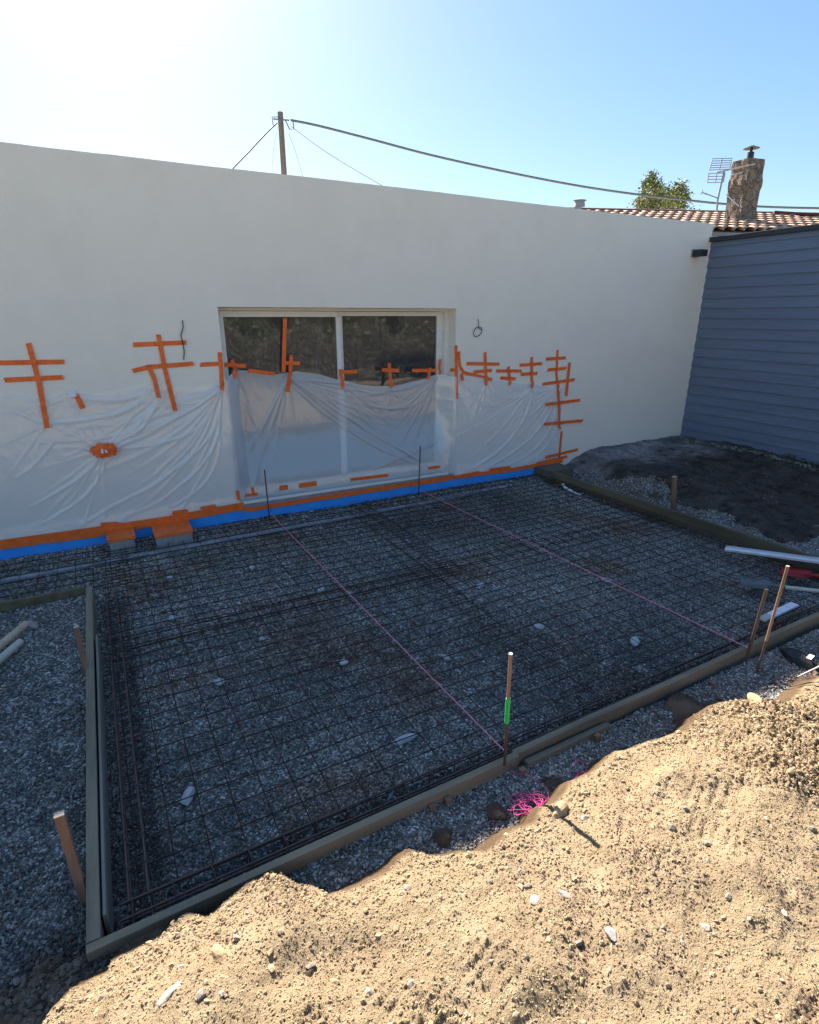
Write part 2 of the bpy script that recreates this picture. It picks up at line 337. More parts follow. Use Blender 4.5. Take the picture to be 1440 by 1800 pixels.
# ------------------------------------------------ scattered stones (merged irregular pebbles)
t_ = (1+5**.5)/2
IV = np.array([(-1, t_, 0), (1, t_, 0), (-1, -t_, 0), (1, -t_, 0), (0, -1, t_), (0, 1, t_), (0, -1, -t_), (0, 1, -t_), (t_, 0, -1), (t_, 0, 1), (-t_, 0, -1), (-t_, 0, 1)]); IV /= np.linalg.norm(IV[0])
IF = np.array([(0, 11, 5), (0, 5, 1), (0, 1, 7), (0, 7, 10), (0, 10, 11), (1, 5, 9), (5, 11, 4), (11, 10, 2), (10, 7, 6), (7, 1, 8), (3, 9, 4), (3, 4, 2), (3, 2, 6), (3, 6, 8), (3, 8, 9), (4, 9, 5), (2, 4, 11), (6, 2, 10), (8, 6, 7), (9, 8, 1)])
OV = np.array([(1, 0, 0), (-1, 0, 0), (0, 1, 0), (0, -1, 0), (0, 0, 1), (0, 0, -1)], float)
OF = np.array([(0, 2, 4), (2, 1, 4), (1, 3, 4), (3, 0, 4), (2, 0, 5), (1, 2, 5), (3, 1, 5), (0, 3, 5)])
def stones(name, x, y, z, r, col, mat, flat=.7, jit=.28, smooth=False, lo=False):
    IV_, IF_ = (OV, OF) if lo else (IV, IF); nv = len(IV_)
    n = len(x); V = IV_[None]*(1+jit*(rng.random((n, nv, 1))*2-1))
    if lo: V = V+(rng.random((n, nv, 3))-.5)*.7
    sc = np.stack([.8+.6*rng.random(n), .7+.4*rng.random(n), flat*(.7+.5*rng.random(n))], -1)*r[:, None]
    V = V*sc[:, None, :]
    th = rng.random(n)*6.283; tl = (rng.random(n)-.5)*1.3; c, s = np.cos(tl), np.sin(tl)
    vx = V[..., 0]; vy = V[..., 1]*c[:, None]-V[..., 2]*s[:, None]; vz = V[..., 1]*s[:, None]+V[..., 2]*c[:, None]
    c, s = np.cos(th)[:, None], np.sin(th)[:, None]
    V = np.stack([vx*c-vy*s+x[:, None], vx*s+vy*c+y[:, None], vz+z[:, None]], -1).reshape(-1, 3)
    F = (IF_[None]+nv*np.arange(n)[:, None, None]).reshape(-1, 3)
    cc = np.ones((n, nv, 4)); cc[..., :3] = col[:, None, :]
    return mesh_np(name, V, F, mat, smooth, col=cc.reshape(-1, 4))
def visible(x, y, z=0., mg=60):
    q = np.stack([x, y, np.full_like(x, z)-CAMZ], -1); f = q@_fw; u = 720+FPX*(q@_rt)/f; v = 900-FPX*(q@_up)/f
    return (f > .1) & (u > -mg*4) & (u < 1440+mg*4) & (v > -mg) & (v < 1800+mg*3)
def gravel_pts(x0, x1, y0, y1, dens):
    n = int((x1-x0)*(y1-y0)*dens); x = x0+(x1-x0)*rng.random(n); y = y0+(y1-y0)*rng.random(n)
    k = visible(x, y, 0., 130) & (rng.random(n) > soil_mask(x, y)*1.05); return x[k], y[k]
P_ = [gravel_pts(-2.6, 5, 1.35, 2.4, 13000), gravel_pts(-3, 6.2, 2.4, 3.4, 9500), gravel_pts(-3, 6.8, 3.4, 4.6, 6000), gravel_pts(-3.4, 7.4, 4.6, 6.5, 4000)]
gx_ = np.concatenate([p[0] for p in P_]); gy_ = np.concatenate([p[1] for p in P_]); n = len(gx_)
gr = (.0045+.0060*rng.random(n)**2)*(1+.13*np.clip(gy_-2, 0, 5))
gl_ = (.12+.46*rng.random(n)**2.2)[:, None]*np.array([1.10, 1.0, .90])*(1+.18*(rng.random((n, 3))-.5))
pale = rng.random(n) < .022; gl_[pale] = (.55+.25*rng.random((pale.sum(), 1)))*np.array([1, 1, 1.02])
warm = rng.random(n) < .05; gl_[warm] = (.10+.12*rng.random((warm.sum(), 1)))*np.array([1.2, .9, .7])
# rust dust under the mesh
big = np.clip(.9+.8*fbm(gx_, gy_, .9, 3, 200), .5, 1.3)[:, None]; gl_ = gl_*big; rst = sm(fbm(gx_, gy_, 1.4, 4, 222)*3-.2)[:, None]*((gx_ > -.3) & (gy_ > 1.9))[:, None]; gl_ = gl_*(1-rst*np.array([.05, .30, .42]))
stuff(stones('gravel', gx_, gy_, groundz(gx_, gy_)+.002+.5*gr*rng.random(n), gr, gl_, m_peb, .75, .25, lo=True))
print('gravel stones', n)
# grains and crumbs on the sand bank, and pale chips
n = 330000; x = -.75+4.3*rng.random(n); y = -.05+2*rng.random(n); k = visible(x, y, .3, 20) & (y < crest(x)+.06); x, y = x[k], y[k]; n = len(x); print('grains', n)
pm = sm(fbm(x, y, 1.5, 3, 77)*3+.35); k = rng.random(n) < .38+.62*pm; x, y, pm = x[k], y[k], pm[k]; n = len(x)
r = .0016+.0044*rng.random(n)**3; tn = np.clip(.5+1.1*fbm(x, y, 2.6, 4, 78), 0, 1)[:, None]; dk_ = (sm(fbm(x, y, 1.1, 3, 79)*5-.35)*sm(fbm(x, y, 7, 3, 80)*3+.6))[:, None]
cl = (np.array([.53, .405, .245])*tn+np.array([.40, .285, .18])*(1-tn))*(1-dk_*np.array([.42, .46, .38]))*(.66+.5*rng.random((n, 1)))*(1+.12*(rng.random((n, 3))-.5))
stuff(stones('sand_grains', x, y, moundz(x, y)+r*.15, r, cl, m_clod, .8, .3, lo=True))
n = 90000; x = -.8+4.6*rng.random(n); y = -.05+2*rng.random(n); k = visible(x, y, .3) & (y < crest(x)+.02); x, y = x[k], y[k]
dn = sm(fbm(x, y, 1.5, 3, 77)*3+.35)*.8+.12; band = np.exp(-((crest(x)-y-.03)/.05)**2)*.5
k = rng.random(len(x)) < np.clip(dn*.5-.03+band, 0, 1); x, y = x[k], y[k]; n = len(x)
r = .0020+.0085*rng.random(n)**4.5
cl = np.array([.45, .335, .21])*(.75+.5*rng.random((n, 1)))*(1+.1*(rng.random((n, 3))-.5))
stuff(stones('sand_crumbs', x, y, moundz(x, y)+r*.25, r, cl, m_clod, .85, .25))
n = 26000; x = -.8+4.6*rng.random(n); y = -.05+2*rng.random(n); k = visible(x, y, .3) & (y < crest(x)+.05); x, y = x[k], y[k]
mk = sm(fbm(x, y, 1.5, 3, 77)*3+.1)*sm(fbm(x, y, 5, 2, 78)*3+.5)+.03+.30*np.exp(-((crest(x)-y-.02)/.05)**2); k = rng.random(len(x)) < mk; x, y = x[k], y[k]; n = len(x)
r = .0045+.0105*rng.random(n)**2.5; cl = np.array([.47, .35, .215])*(.7+.5*rng.random((n, 1)))*(1+.1*(rng.random((n, 3))-.5))
stuff(stones('sand_lumps', x, y, moundz(x, y)+r*.1, r, cl, m_clod, .8, .38))
n = 300; x = -.6+4.4*rng.random(n); y = .1+1.7*rng.random(n); k = (y < crest(x)-.05); x, y = x[k], y[k]; n = len(x)
r = .004+.013*rng.random(n)**3; cl = np.array([.44, .37, .30])*(.6+.5*rng.random((n, 1)))
stuff(stones('pale_chips', x, y, moundz(x, y)+r*.3, r, cl, m_clod, .6, .3))
# soil crumbs: near-left soil, right bank, toe
n = 120000; x = np.concatenate([-2+2.6*rng.random(n//2), 1+8*rng.random(n//2)]); y = np.concatenate([1.2+1*rng.random(n//2), 1.3+5.25*rng.random(n//2)])
k = visible(x, y) & (rng.random(n) < soil_mask(x, y)*.8) & (y > crest(x)+.03) & (x < 9); x, y = x[k], y[k]; n = len(x)
r = .003+.011*rng.random(n)**4; cl = np.array([.16, .125, .10])*(.5+1.1*rng.random((n, 1))); wq = rng.random(n) < .03; cl[wq] = np.array([.35, .33, .31])*(.5+.7*rng.random((wq.sum(), 1)))
stuff(stones('soil_crumbs', x, y, groundz(x, y)+.008+r*.3, r, cl, m_clod, .8, .42))

# individual larger stones / clods
def rock(name, label, cat, p, r, mat, group=None, flat=.7, seed=0, sub=2, sc=(1, 1)):
    import bmesh
    bm = bmesh.new(); bmesh.ops.create_icosphere(bm, subdivisions=sub+1, radius=1)
    q = np.array([v.co for v in bm.verts]); rs = np.random.default_rng(seed)
    d = np.zeros(len(q))
    for _ in range(9):
        nrm = rs.normal(size=3); nrm /= np.linalg.norm(nrm); c0 = .55+.35*rs.random(); d_ = q@nrm
        q = q-np.maximum(d_-c0, 0)[:, None]*nrm*.92
    q *= np.array([sc[0], sc[1], flat])*r*(1+.08*vn(q[:, 0]*2, q[:, 1]*2+q[:, 2], 3, seed)[:, None])
    for v, c_ in zip(bm.verts, q): v.co = c_
    me = bpy.data.meshes.new(name); bm.to_mesh(me); bm.free(); me.materials.append(mat)
    o = bpy.data.objects.new(name, me); C.objects.link(o); o.location = p; o.rotation_euler = (0, 0, rs.random()*6)
    return tag(o, label, cat, group)
m_chip = M('white_chip', (.38, .35, .31), .9, (.28, .26, .23), 20, 6, .003, 60)
m_clodm = M('sand_lump', (.50, .35, .20), .97, (.36, .25, .14), 14, 8, .012, 40)
m_dclod = M('brown_lump', (.10, .07, .05), .97, (.06, .045, .035), 14, 8, .012, 40)
m_pale = M('pale_stone', (.40, .33, .25), .9, (.45, .38, .30), 14, 8, .004, 40)
SG = 'larger stones and lumps lying on the sand bank'
for u, v, r, mt, lb, sc, fl in [
    (985, 1428, .040, m_clodm, 'crumbly sand lump on the bank edge beside the pink string tangle', (1.2, .9), .8),
    (1030, 1442, .020, m_pale, 'yellowish rounded stone just behind the lump near the pink string', (1, 1), .8),
    (386, 1683, .028, m_clodm, 'long tan clod with dark gap under it on the left of the bank', (1.5, .8), .6),
    (300, 1753, .030, m_pale, 'long pale flat stone lying low on the left of the sand bank', (1.6, .6), .5),
    (252, 1755, .011, m_chip, 'small white stone to the left of the long pale flat one', (1, 1), .8),
    (322, 1700, .013, m_chip, 'small whitish chip beside the tan clod on the bank', (1.3, .7), .6),
    (1335, 1240, .050, m_clodm, 'half buried rounded lump topping the far right crest of the bank', (1.7, .8), .55),
    (940, 1585, .020, m_pale, 'broad pale stone near the bottom middle of the sand bank', (1.1, .9), .4),
    (993, 1573, .018, m_chip, 'whitish stone right of the broad pale stone', (1.4, .8), .5),
    (1075, 1645, .022, m_chip, 'white chip in the crumbly patch at the lower right', (1.2, .8), .5),
    (545, 1715, .018, m_dclod, 'dark clod standing alone low in the middle of the bank', (1.3, .8), .7),
    (648, 1745, .014, m_chip, 'small white triangular stone near the bottom edge of the bank', (1, .8), .7)]:
    p = onz(u, v, .30)
    for _ in range(12): p = onz(u, v, float(moundz(p[0], p[1], False)))
    rock('stone' if mt in (m_pale, m_chip) else 'earth_clod', lb, 'stone' if mt in (m_pale, m_chip) else 'clod', (p[0], p[1], p[2]+r*.2), r*1.15, mt, SG, fl, seed=int(u), sc=sc)
for u, v, r, lb in [(873, 1430, .07, 'dark brown clod on the gravel left of the pink tangle'), (780, 1475, .065, 'brown clod on the gravel by the crest of the sand bank'), (60, 1745, .03, 'reddish brown clod in the dark soil at the lower left'), (215, 1660, .028, 'small brown clod in the soil by the formwork corner'), (1228, 1185, .05, 'dark clod under the outer face of the front board on the right')]:
    zz_ = -.02 if u < 230 else .03; p = onz(u, v, zz_); rock('earth_clod', lb, 'clod', (p[0], p[1], zz_+.005), r*.8, m_dclod, 'dark clods on the gravel', .55, seed=int(v))
# pale concrete chips carrying the mesh
sp = [(330, 1400, .075, 'broken grey block piece carrying the mesh nearest the left cage', (1.0, .55)), (605, 1163, .045, 'pale pointed spacer stone left of the middle string', (.8, 1)), (783, 1155, .042, 'thin upright pale spacer right of the middle string', (.5, 1.4)),
      (712, 1299, .06, 'long low pale spacer below the mesh near the front board', (1.7, .5)), (1117, 1127, .06, 'pale split spacer left of the right end of the far string', (1.3, .8)), (948, 1101, .055, 'double pale spacer in the middle right of the mesh', (1.2, .8)),
      (1067, 1020, .06, 'grey spacer chip just below the far string', (1.2, .8)), (566, 1036, .06, 'grey spacer just right of the middle string, halfway back', (1.2, .8)), (303, 1086, .05, 'grey spacer at the left, near the doubled mesh bars', (1.2, .8)),
      (442, 997, .05, 'grey spacer in front of the left steel pin', (1.2, .8)), (717, 950, .05, 'yellowish grey spacer in the middle of the far mesh', (1.3, .7)), (845, 1029, .06, 'pale spacer pair right of the doubled mesh crossing', (1.3, .8)),
      (298, 1015, .04, 'small grey spacer behind the doubled mesh bars at the left', (1, .8)), (385, 1198, .05, 'dull grey spacer lying in the left of the mesh', (.8, 1)), (595, 902, .05, 'whitish spacer next to the pale strip by the wall', (1.2, .8)), (460, 1122, .03, 'small pale chip left of the middle string', (1, 1)), (203, 1023, .03, 'tiny white chip by the far end of the left cage', (1.3, .7))]
for u, v, r, lb, sc in sp:
    p = onz(u, v, GZ+.02); rock('mesh_spacer', lb, 'spacer', (p[0], p[1], GZ+.018), r*.8, m_spacer, 'pale spacers under the steel mesh', .5, seed=int(u*3+v), sc=sc)

# ------------------------------------------------ house
house = thing('house', 'low white rendered house wall with sliding patio door and flat roof', 'house')
x0, x1 = -9., 9.08; OX0, OX1, OZ0, OZ1 = 1.24, 4.23, .16, 2.395
xs = np.unique(np.concatenate([np.arange(x0, x1, .15), [x1, OX0, OX1]]))
def topz(x): return 3.70+.010*fbm(x, x*0, .8, 3, 300)+.004*vn(x, x*0, 6, 301)
b = MB()
for a, c in zip(xs[:-1], xs[1:]):
    ta, tc = float(topz(a)), float(topz(c))
    cols = [(-.5, None)] if not (a >= OX0-1e-6 and c <= OX1+1e-6) else [(-.5, OZ0), (OZ1, None)]
    for lo, hi in cols:
        za, zc_ = (ta, tc) if hi is None else (hi, hi)
        b.poly([(a, WALL, lo), (c, WALL, lo), (c, WALL, zc_), (a, WALL, za)], [(0, 1, 2, 3)])
    b.poly([(a, WALL, ta), (c, WALL, tc), (c, WALL+.3, tc), (a, WALL+.3, ta)], [(0, 1, 2, 3)])
    b.poly([(a, WALL+.3, ta), (c, WALL+.3, tc), (c, WALL+.3, 3.2), (a, WALL+.3, 3.2)], [(0, 1, 2, 3)])
RB = GL+.12
b.poly([(OX0, WALL, OZ0), (OX0, WALL, OZ1), (OX0, RB, OZ1), (OX0, RB, OZ0)], [(0, 1, 2, 3)])
b.poly([(OX1, WALL, OZ0), (OX1, WALL, OZ1), (OX1, RB, OZ1), (OX1, RB, OZ0)], [(3, 2, 1, 0)])
b.poly([(OX0, WALL, OZ1), (OX1, WALL, OZ1), (OX1, RB, OZ1), (OX0, RB, OZ1)], [(0, 1, 2, 3)])
b.poly([(OX0, WALL, OZ0), (OX1, WALL, OZ0), (OX1, RB, OZ0), (OX0, RB, OZ0)], [(3, 2, 1, 0)])
b.poly([(x1, WALL, -.5), (x1, 15, -.5), (x1, 15, 3.69), (x1, WALL, 3.69)], [(0, 1, 2, 3)])
b.poly([(x0, WALL, -.5), (x0, 15, -.5), (x0, 15, 3.69), (x0, WALL, 3.69)], [(3, 2, 1, 0)])
b.poly([(x0, 15, -.5), (x1, 15, -.5), (x1, 15, 3.69), (x0, 15, 3.69)], [(3, 2, 1, 0)])
b.build('wall', m_render, house)
b = MB(); b.poly([(x0, WALL+.3, 3.38), (x1, WALL+.3, 3.38), (x1, 15, 3.38), (x0, 15, 3.38)], [(0, 1, 2, 3)]); rf = b.build('roof', m_asph, house)
p = ond(1018, 372, 14.5); b = MB(); b.tube([(p[0], p[1], 3.38), (p[0], p[1], p[2]+.10)], .05, 12); b.tube([(p[0], p[1], p[2]+.10), (p[0], p[1], p[2]+.22)], .12, 14, r2=.10); b.tube([(p[0], p[1], p[2]+.22), (p[0], p[1], p[2]+.25)], .15, 14, r2=.03); b.build('roof_vent', m_metalg, rf)
b = MB(); b.poly([(OX0-1, RB+.01, -.1), (OX1+2, RB+.01, -.1), (OX1+2, 12, -.1), (OX0-1, 12, -.1)], [(0, 1, 2, 3)])
b.build('room_floor', m_roomfl, house)
b = MB(); b.box((OX0-1, 12, -.1), (OX1+2, 12.1, 2.7)); b.box((OX0-1.1, RB, -.1), (OX0-1, 12, 2.7)); b.box((OX1+2, RB, -.1), (OX1+2.1, 12, 2.7)); b.box((OX0-1, RB, 2.7), (OX1+2, 12, 2.8))
b.box((OX0-1, RB+.001, -.1), (OX0, RB+.1, 2.7)); b.box((OX1, RB+.001, -.1), (OX1+2, RB+.1, 2.7)); b.box((OX0, RB+.001, OZ1), (OX1, RB+.1, 2.7)); b.box((OX0, RB+.001, -.1), (OX1, RB+.1, OZ0))
b.build('room_wall', m_room, house)
# door
X = lambda u, v=650, Y=GL-.02: float(ony(u, v, Y)[0])
Zw = lambda u, v, Y=GL-.02: float(ony(u, v, Y)[2])
b = MB(); f0, f1 = GL-.07, GL+.09
zt = OZ1-.035
b.box((OX0, f0, zt), (OX1, f1, OZ1-.002)); b.box((OX0+.001, f0+.004, .22), (OX0+.045, f1, zt)); b.box((OX1-.05, f0+.004, .22), (OX1-.001, f1, zt)); b.box((OX0+.001, WALL+.03, .20), (OX1-.001, f1, .235))
door = b.build('sliding_door', m_white, house, .003)
zr = Zw(500, 557); xm0 = X(592, 640); xm1 = X(605, 640); xr = X(769, 620)
b = MB(); y0, y1 = GL-.055, GL-.015
b.box((OX0+.047, y0, zr), (xm0+.02, y1, zt-.004)); b.box((OX0+.047, y0, .237), (xm0+.02, y1, .33)); b.box((OX0+.047, y0, .33), (OX0+.085, y1, zr)); b.box((xm0-.0, y0, .33), (xm0+.055, y1, zr))
s1 = b.build('sash', m_white, door, .003)
b = MB(); y0b, y1b = GL+.0, GL+.04
b.box((xm0+.03, y0b, zr+.01), (OX1-.052, y1b, zt-.004)); b.box((xm0+.03, y0b, .237), (OX1-.052, y1b, .33)); b.box((xm0+.03, y0b, .33), (xm1+.005, y1b, zr+.01)); b.box((xr, y0b, .33), (OX1-.052, y1b, zr+.01))
s2 = b.build('sash', m_white, door, .003)
b = MB(); b.poly([(OX0+.085, GL-.035, .33), (xm0, GL-.035, .33), (xm0, GL-.035, zr), (OX0+.085, GL-.035, zr)], [(0, 1, 2, 3)]); b.build('glass_pane', m_glass, door)
b = MB(); b.poly([(xm1+.005, GL+.02, .33), (xr, GL+.02, .33), (xr, GL+.02, zr+.01), (xm1+.005, GL+.02, zr+.01)], [(0, 1, 2, 3)]); b.build('glass_pane', m_glass, door)
b = MB(); b.box((OX0-.02, WALL-.030, .145), (OX1+.03, WALL+.2, .20)); b.box((OX0+.0, WALL-.012, .0), (OX1-.02, WALL+.0, .145)); b.build('door_sill', m_conc, house, .004)
b = MB(); b.box((OX0-.01, WALL-.036, .2005), (OX1-.08, WALL+.21, .236)); b.build('threshold', m_white, house, .003)
def band(name, top, bot, Y, mat, parent=None, th=.012, n=60):
    T = np.array([ony(u, v, Y) for u, v in top]); B_ = np.array([ony(u, v, Y) for u, v in bot])
    xs_ = np.linspace(T[0, 0], T[-1, 0], n); zt_ = np.interp(xs_, T[:, 0], T[:, 2]); zb_ = np.interp(xs_, B_[:, 0], B_[:, 2])
    zb_ = zb_+.006*vn(xs_, xs_*0, 7, 5); m = MB()
    yo = .004*vn(xs_, xs_*0, 5, 9)
    V = []
    for i in range(n):
        V += [(xs_[i], Y+yo[i], zb_[i]), (xs_[i], Y+yo[i], zt_[i]), (xs_[i], Y+th, zt_[i]), (xs_[i], Y+th, zb_[i])]
    F = []
    for i in range(n-1):
        for k in range(4): a = i*4+k; c = i*4+(k+1) % 4; F.append((a, c, c+4, a+4))
    m.poly(V, F, False); m.poly(V[:4], [(0, 1, 2, 3)]); m.poly(V[-4:], [(3, 2, 1, 0)])
    return m.build(name, mat, parent)
band('waterproofing_band', [(-300, 1003), (22, 960), (185, 938), (330, 911), (470, 885), (600, 866), (800, 839), (940, 819)], [(-300, 1030), (22, 983), (185, 956), (340, 929), (470, 907), (600, 890), (800, 855), (940, 834)], WALL-.035, m_blue, house, .034)
# orange edge tapes along the foot of the wall
tag(band('edge_tape', [(-300, 991), (22, 947), (180, 925), (300, 907), (428, 883)], [(-300, 1006), (22, 963), (185, 942), (330, 914), (428, 896)], WALL-.052, m_tape, None, .012), 'long orange tape run along the wall foot left of the patio door', 'tape')
tag(band('edge_tape', [(430, 893), (600, 866), (798, 836)], [(430, 901), (600, 874), (798, 843)], WALL-.052, m_tape, None, .012), 'straight orange tape line under the patio door sill above the blue band', 'tape')
tag(band('edge_tape', [(800, 836), (900, 823), (990, 806)], [(800, 842), (900, 829), (990, 813)], WALL-.052, m_tape, None, .012), 'thin orange tape line along the wall foot right of the patio door', 'tape')
# outlet + wires
p = ony(1222, 446, WALL); b = MB(); b.box((p[0]-.10, WALL-.16, p[2]-.045), (p[0]+.06, WALL, p[2]+.045)); b.box((p[0]-.115, WALL-.012, p[2]-.06), (p[0]+.075, WALL+.0, p[2]+.06))
lamp = thing('wall_lamp', 'small dark box lamp fixed high at the right end of the white wall', 'wall lamp')
b = MB(); b.box((p[0]-.085, WALL-.17, p[2]-.045), (p[0]+.075, WALL-.02, p[2]+.05)); b.build('lamp_body', m_dark, lamp, .005)
b = MB(); b.box((p[0]-.10, WALL-.02, p[2]-.055), (p[0]+.03, WALL, p[2]+.06)); b.build('wall_plate', m_metalg, lamp, .003)
def pxline(pts, Y): return [ony(u, v, Y) for u, v in pts]
b = MB(); b.tube(pxline([(321, 563), (322, 575), (318, 590), (322, 605), (324, 618), (323, 632)], WALL-.02), .0055, 6); tag(b.build('electric_wire', m_black), 'dark wire end hanging straight down the wall left of the patio door', 'wire')
b = MB(); b.tube(pxline([(840, 561), (842, 567), (841, 575), (845, 580), (847, 578)]+[(840+7.5*math.cos(a), 583+8*math.sin(a)-3*math.cos(a)) for a in np.linspace(-.6, 8.5, 26)], WALL-.02), .0045, 6); tag(b.build('electric_wire', m_black), 'dark wire curled in a loop on the wall right of the patio door', 'wire')
# things inside the room
for k, (ua, ub, lb) in enumerate([(563, 551, 'pale blue strap inside the patio door, the left one of two'), (566, 558, 'pale blue strap inside the patio door, the right one of two')]):
    b = MB(); b.bar(ony(ua, 556, GL+.4), ony(ub-2, 760, GL+.4), .022, .006, (0, 1, 0)); tag(b.build('hanging_strap', m_strap), lb, 'strap', 'straps hanging inside the room')

# ------------------------------------------------ plastic sheets
def zline(pts, Y): a = np.array([ony(u, v, Y) for u, v in pts]); return a
def fan(x, z, A, dirs, bend=0., near=.04):
    dx = x-A[0]; dz = z-A[1]; r = np.hypot(dx, dz)+1e-6; th = np.arctan2(dz, dx)+bend*r; s = 0
    for (ang, wid, amp, L) in dirs:
        d = (th-ang+math.pi) % (2*math.pi)-math.pi
        s = s+amp*np.exp(-(d*np.minimum(r, .9)/wid)**2)*sm(r/near)*np.exp(-(r/L)**2)
    return s
frng = np.random.default_rng(21)
def fandirs(a0, a1, n, amp=.012, L=.9, wid=.012):
    return [(a0+(a1-a0)*(k+.8*(frng.random()-.5))/max(n-1, 1), wid*(.6+.9*frng.random()), amp*(.5+.9*frng.random()), L*(.5+.8*frng.random())) for k in range(n)]
def W2(u, v, Y=WALL): p = ony(u, v, Y); return (p[0], p[2])
def curved_folds(x, z, spec):   # long fold along a quadratic curve through three pixel points
    s = 0
    for (P0, P1, P2, wd, amp) in spec:
        t = np.linspace(0, 1, 26); cx = (1-t)**2*P0[0]+2*t*(1-t)*P1[0]+t*t*P2[0]; cz = (1-t)**2*P0[1]+2*t*(1-t)*P1[1]+t*t*P2[1]
        best = np.full(x.shape, 9.); tb = np.zeros(x.shape)
        for i in range(25):
            ex, ez = cx[i+1]-cx[i], cz[i+1]-cz[i]; q = np.clip(((x-cx[i])*ex+(z-cz[i])*ez)/(ex*ex+ez*ez+1e-9), 0, 1)
            d = np.hypot(x-cx[i]-q*ex, z-cz[i]-q*ez); k = d < best; best = np.where(k, d, best); tb = np.where(k, t[i]+q*.04, tb)
        s = s+amp*np.exp(-(best/wd)**2)*np.sqrt(np.clip(4*tb*(1-tb), 0, 1))
    return s
SD = {}
def sheet(name, label, x0, x1, top, bot, ybase, folds, Yt=WALL, step=.0095, seed=0):
    xs_ = np.arange(x0, x1+step/2, step); T = np.array([ony(u, v, yy) for u, v, yy in top]); B_ = np.array([ony(u, v, yy) for u, v, yy in bot])
    zt_ = np.interp(xs_, T[:, 0], T[:, 2])+.008*vn(xs_, xs_*0, 9, seed); zb_ = np.interp(xs_, B_[:, 0], B_[:, 2])+.006*vn(xs_, xs_*0, 6, seed+1)
    n = 130; tt = np.linspace(0, 1, n)[:, None]; Z = zb_+(zt_-zb_)*tt; Xs = np.broadcast_to(xs_, Z.shape).copy()
    # domain warp keeps the folds from looking ruled
    xw = Xs+.03*fbm(Xs, Z, 2.2, 2, seed+3); zw = Z+.03*fbm(Xs, Z, 2.2, 2, seed+4)
    f = folds(xw, zw)+.012*fbm(Xs, Z, 2.0, 3, seed+5)+.004*fbm(Xs+Z*.5, Z*.4, 14, 3, seed+6)
    edge = sm((1-tt)/.04)*.8+.2; f = f*edge*(.3+.7*sm(tt/.06))
    Y = ybase(Xs, Z)-.006-np.maximum(f*.55+.008, 0)-.0022*np.abs(fbm(Xs*1.0+Z*.7, Z*.6-Xs*.3, 22, 3, seed+9, .6))
    SD[name+str(seed)] = (xs_, zt_, zb_, Y, n)
    o = grid(name, Xs, Y, Z, m_film); tag(o, label, 'plastic sheet', 'clear plastic sheets taped over the wall foot')
    return (xs_, zt_, zb_, Y, n)
A1 = W2(121, 700); A2 = W2(183, 790); A3 = W2(283, 690); A4 = W2(390, 682); A5 = W2(83, 745); A6 = W2(305, 715)
def foldL(x, z):
    s = fan(x, z, A4, fandirs(R(195), R(262), 13, .016, 1.3, .016), .20)
    s = s+fan(x, z, A2, fandirs(R(215), R(268), 8, .014, .8, .014), .10)+fan(x, z, A2, fandirs(R(10), R(40), 4, .014, .8, .016), -.2)+fan(x, z, A2, fandirs(R(95), R(190), 5, .006, .5, .012))
    s = s+fan(x, z, A3, fandirs(R(190), R(240), 5, .010, .8, .014), .1)+fan(x, z, A1, fandirs(R(185), R(290), 6, .007, .5, .012))+fan(x, z, A5, fandirs(R(130), R(250), 5, .007, .6, .012))
    s = s+curved_folds(x, z, [(W2(u0, v0), W2(u1, v1), W2(u2, v2), wd, am) for u0, v0, u1, v1, u2, v2, wd, am in [
        (388, 690, 400, 800, 130, 925, .016, .02), (388, 700, 395, 830, 230, 905, .014, .018), (380, 740, 400, 850, 300, 890, .014, .016), (120, 692, 210, 720, 275, 680, .018, .012), (22, 700, 70, 705, 121, 695, .012, .01),
        (190, 800, 170, 880, 60, 925, .014, .018), (180, 805, 120, 860, 50, 890, .016, .016), (280, 700, 240, 780, 190, 790, .02, .018), (300, 700, 330, 720, 385, 690, .014, .012), (265, 690, 200, 750, 60, 740, .02, .012), (195, 785, 300, 790, 360, 740, .016, .016), (100, 770, 60, 820, 20, 840, .016, .012)]])
    return s
tL = [(-120, 702, WALL), (22, 694, WALL), (60, 700, WALL), (121, 691, WALL), (200, 690, WALL), (272, 673, WALL), (330, 684, WALL), (387, 676, WALL), (396, 668, WALL)]
bL = [(-120, 972, WALL), (22, 950, WALL), (180, 928, WALL), (300, 911, WALL), (428, 888, WALL)]
def yL(x, z): return np.full(x.shape, WALL-.004)-.030*sm((.35-z)/.25)
XL = W2(412, 800)[0]
sh1 = sheet('plastic_sheet', 'creased clear plastic sheet over the wall left of the patio door', -2.1, 1.262, tL, bL, yL, foldL, seed=1)
GY = GL-.075
def yC(x, z):
    k = np.interp(x, [1.255, 1.42, 4.02, 4.24], [0, 1, 1, 0]); k = sm(k)
    t = sm((z-.24)/.85); return (WALL-.03)+(GY-WALL+.03)*k*(.10+.90*t)
C1 = W2(410, 655, GY); C2 = W2(507, 665, GY); C3 = W2(602, 678, GY); C4 = W2(687, 678, GY); C5 = W2(768, 660, GY)
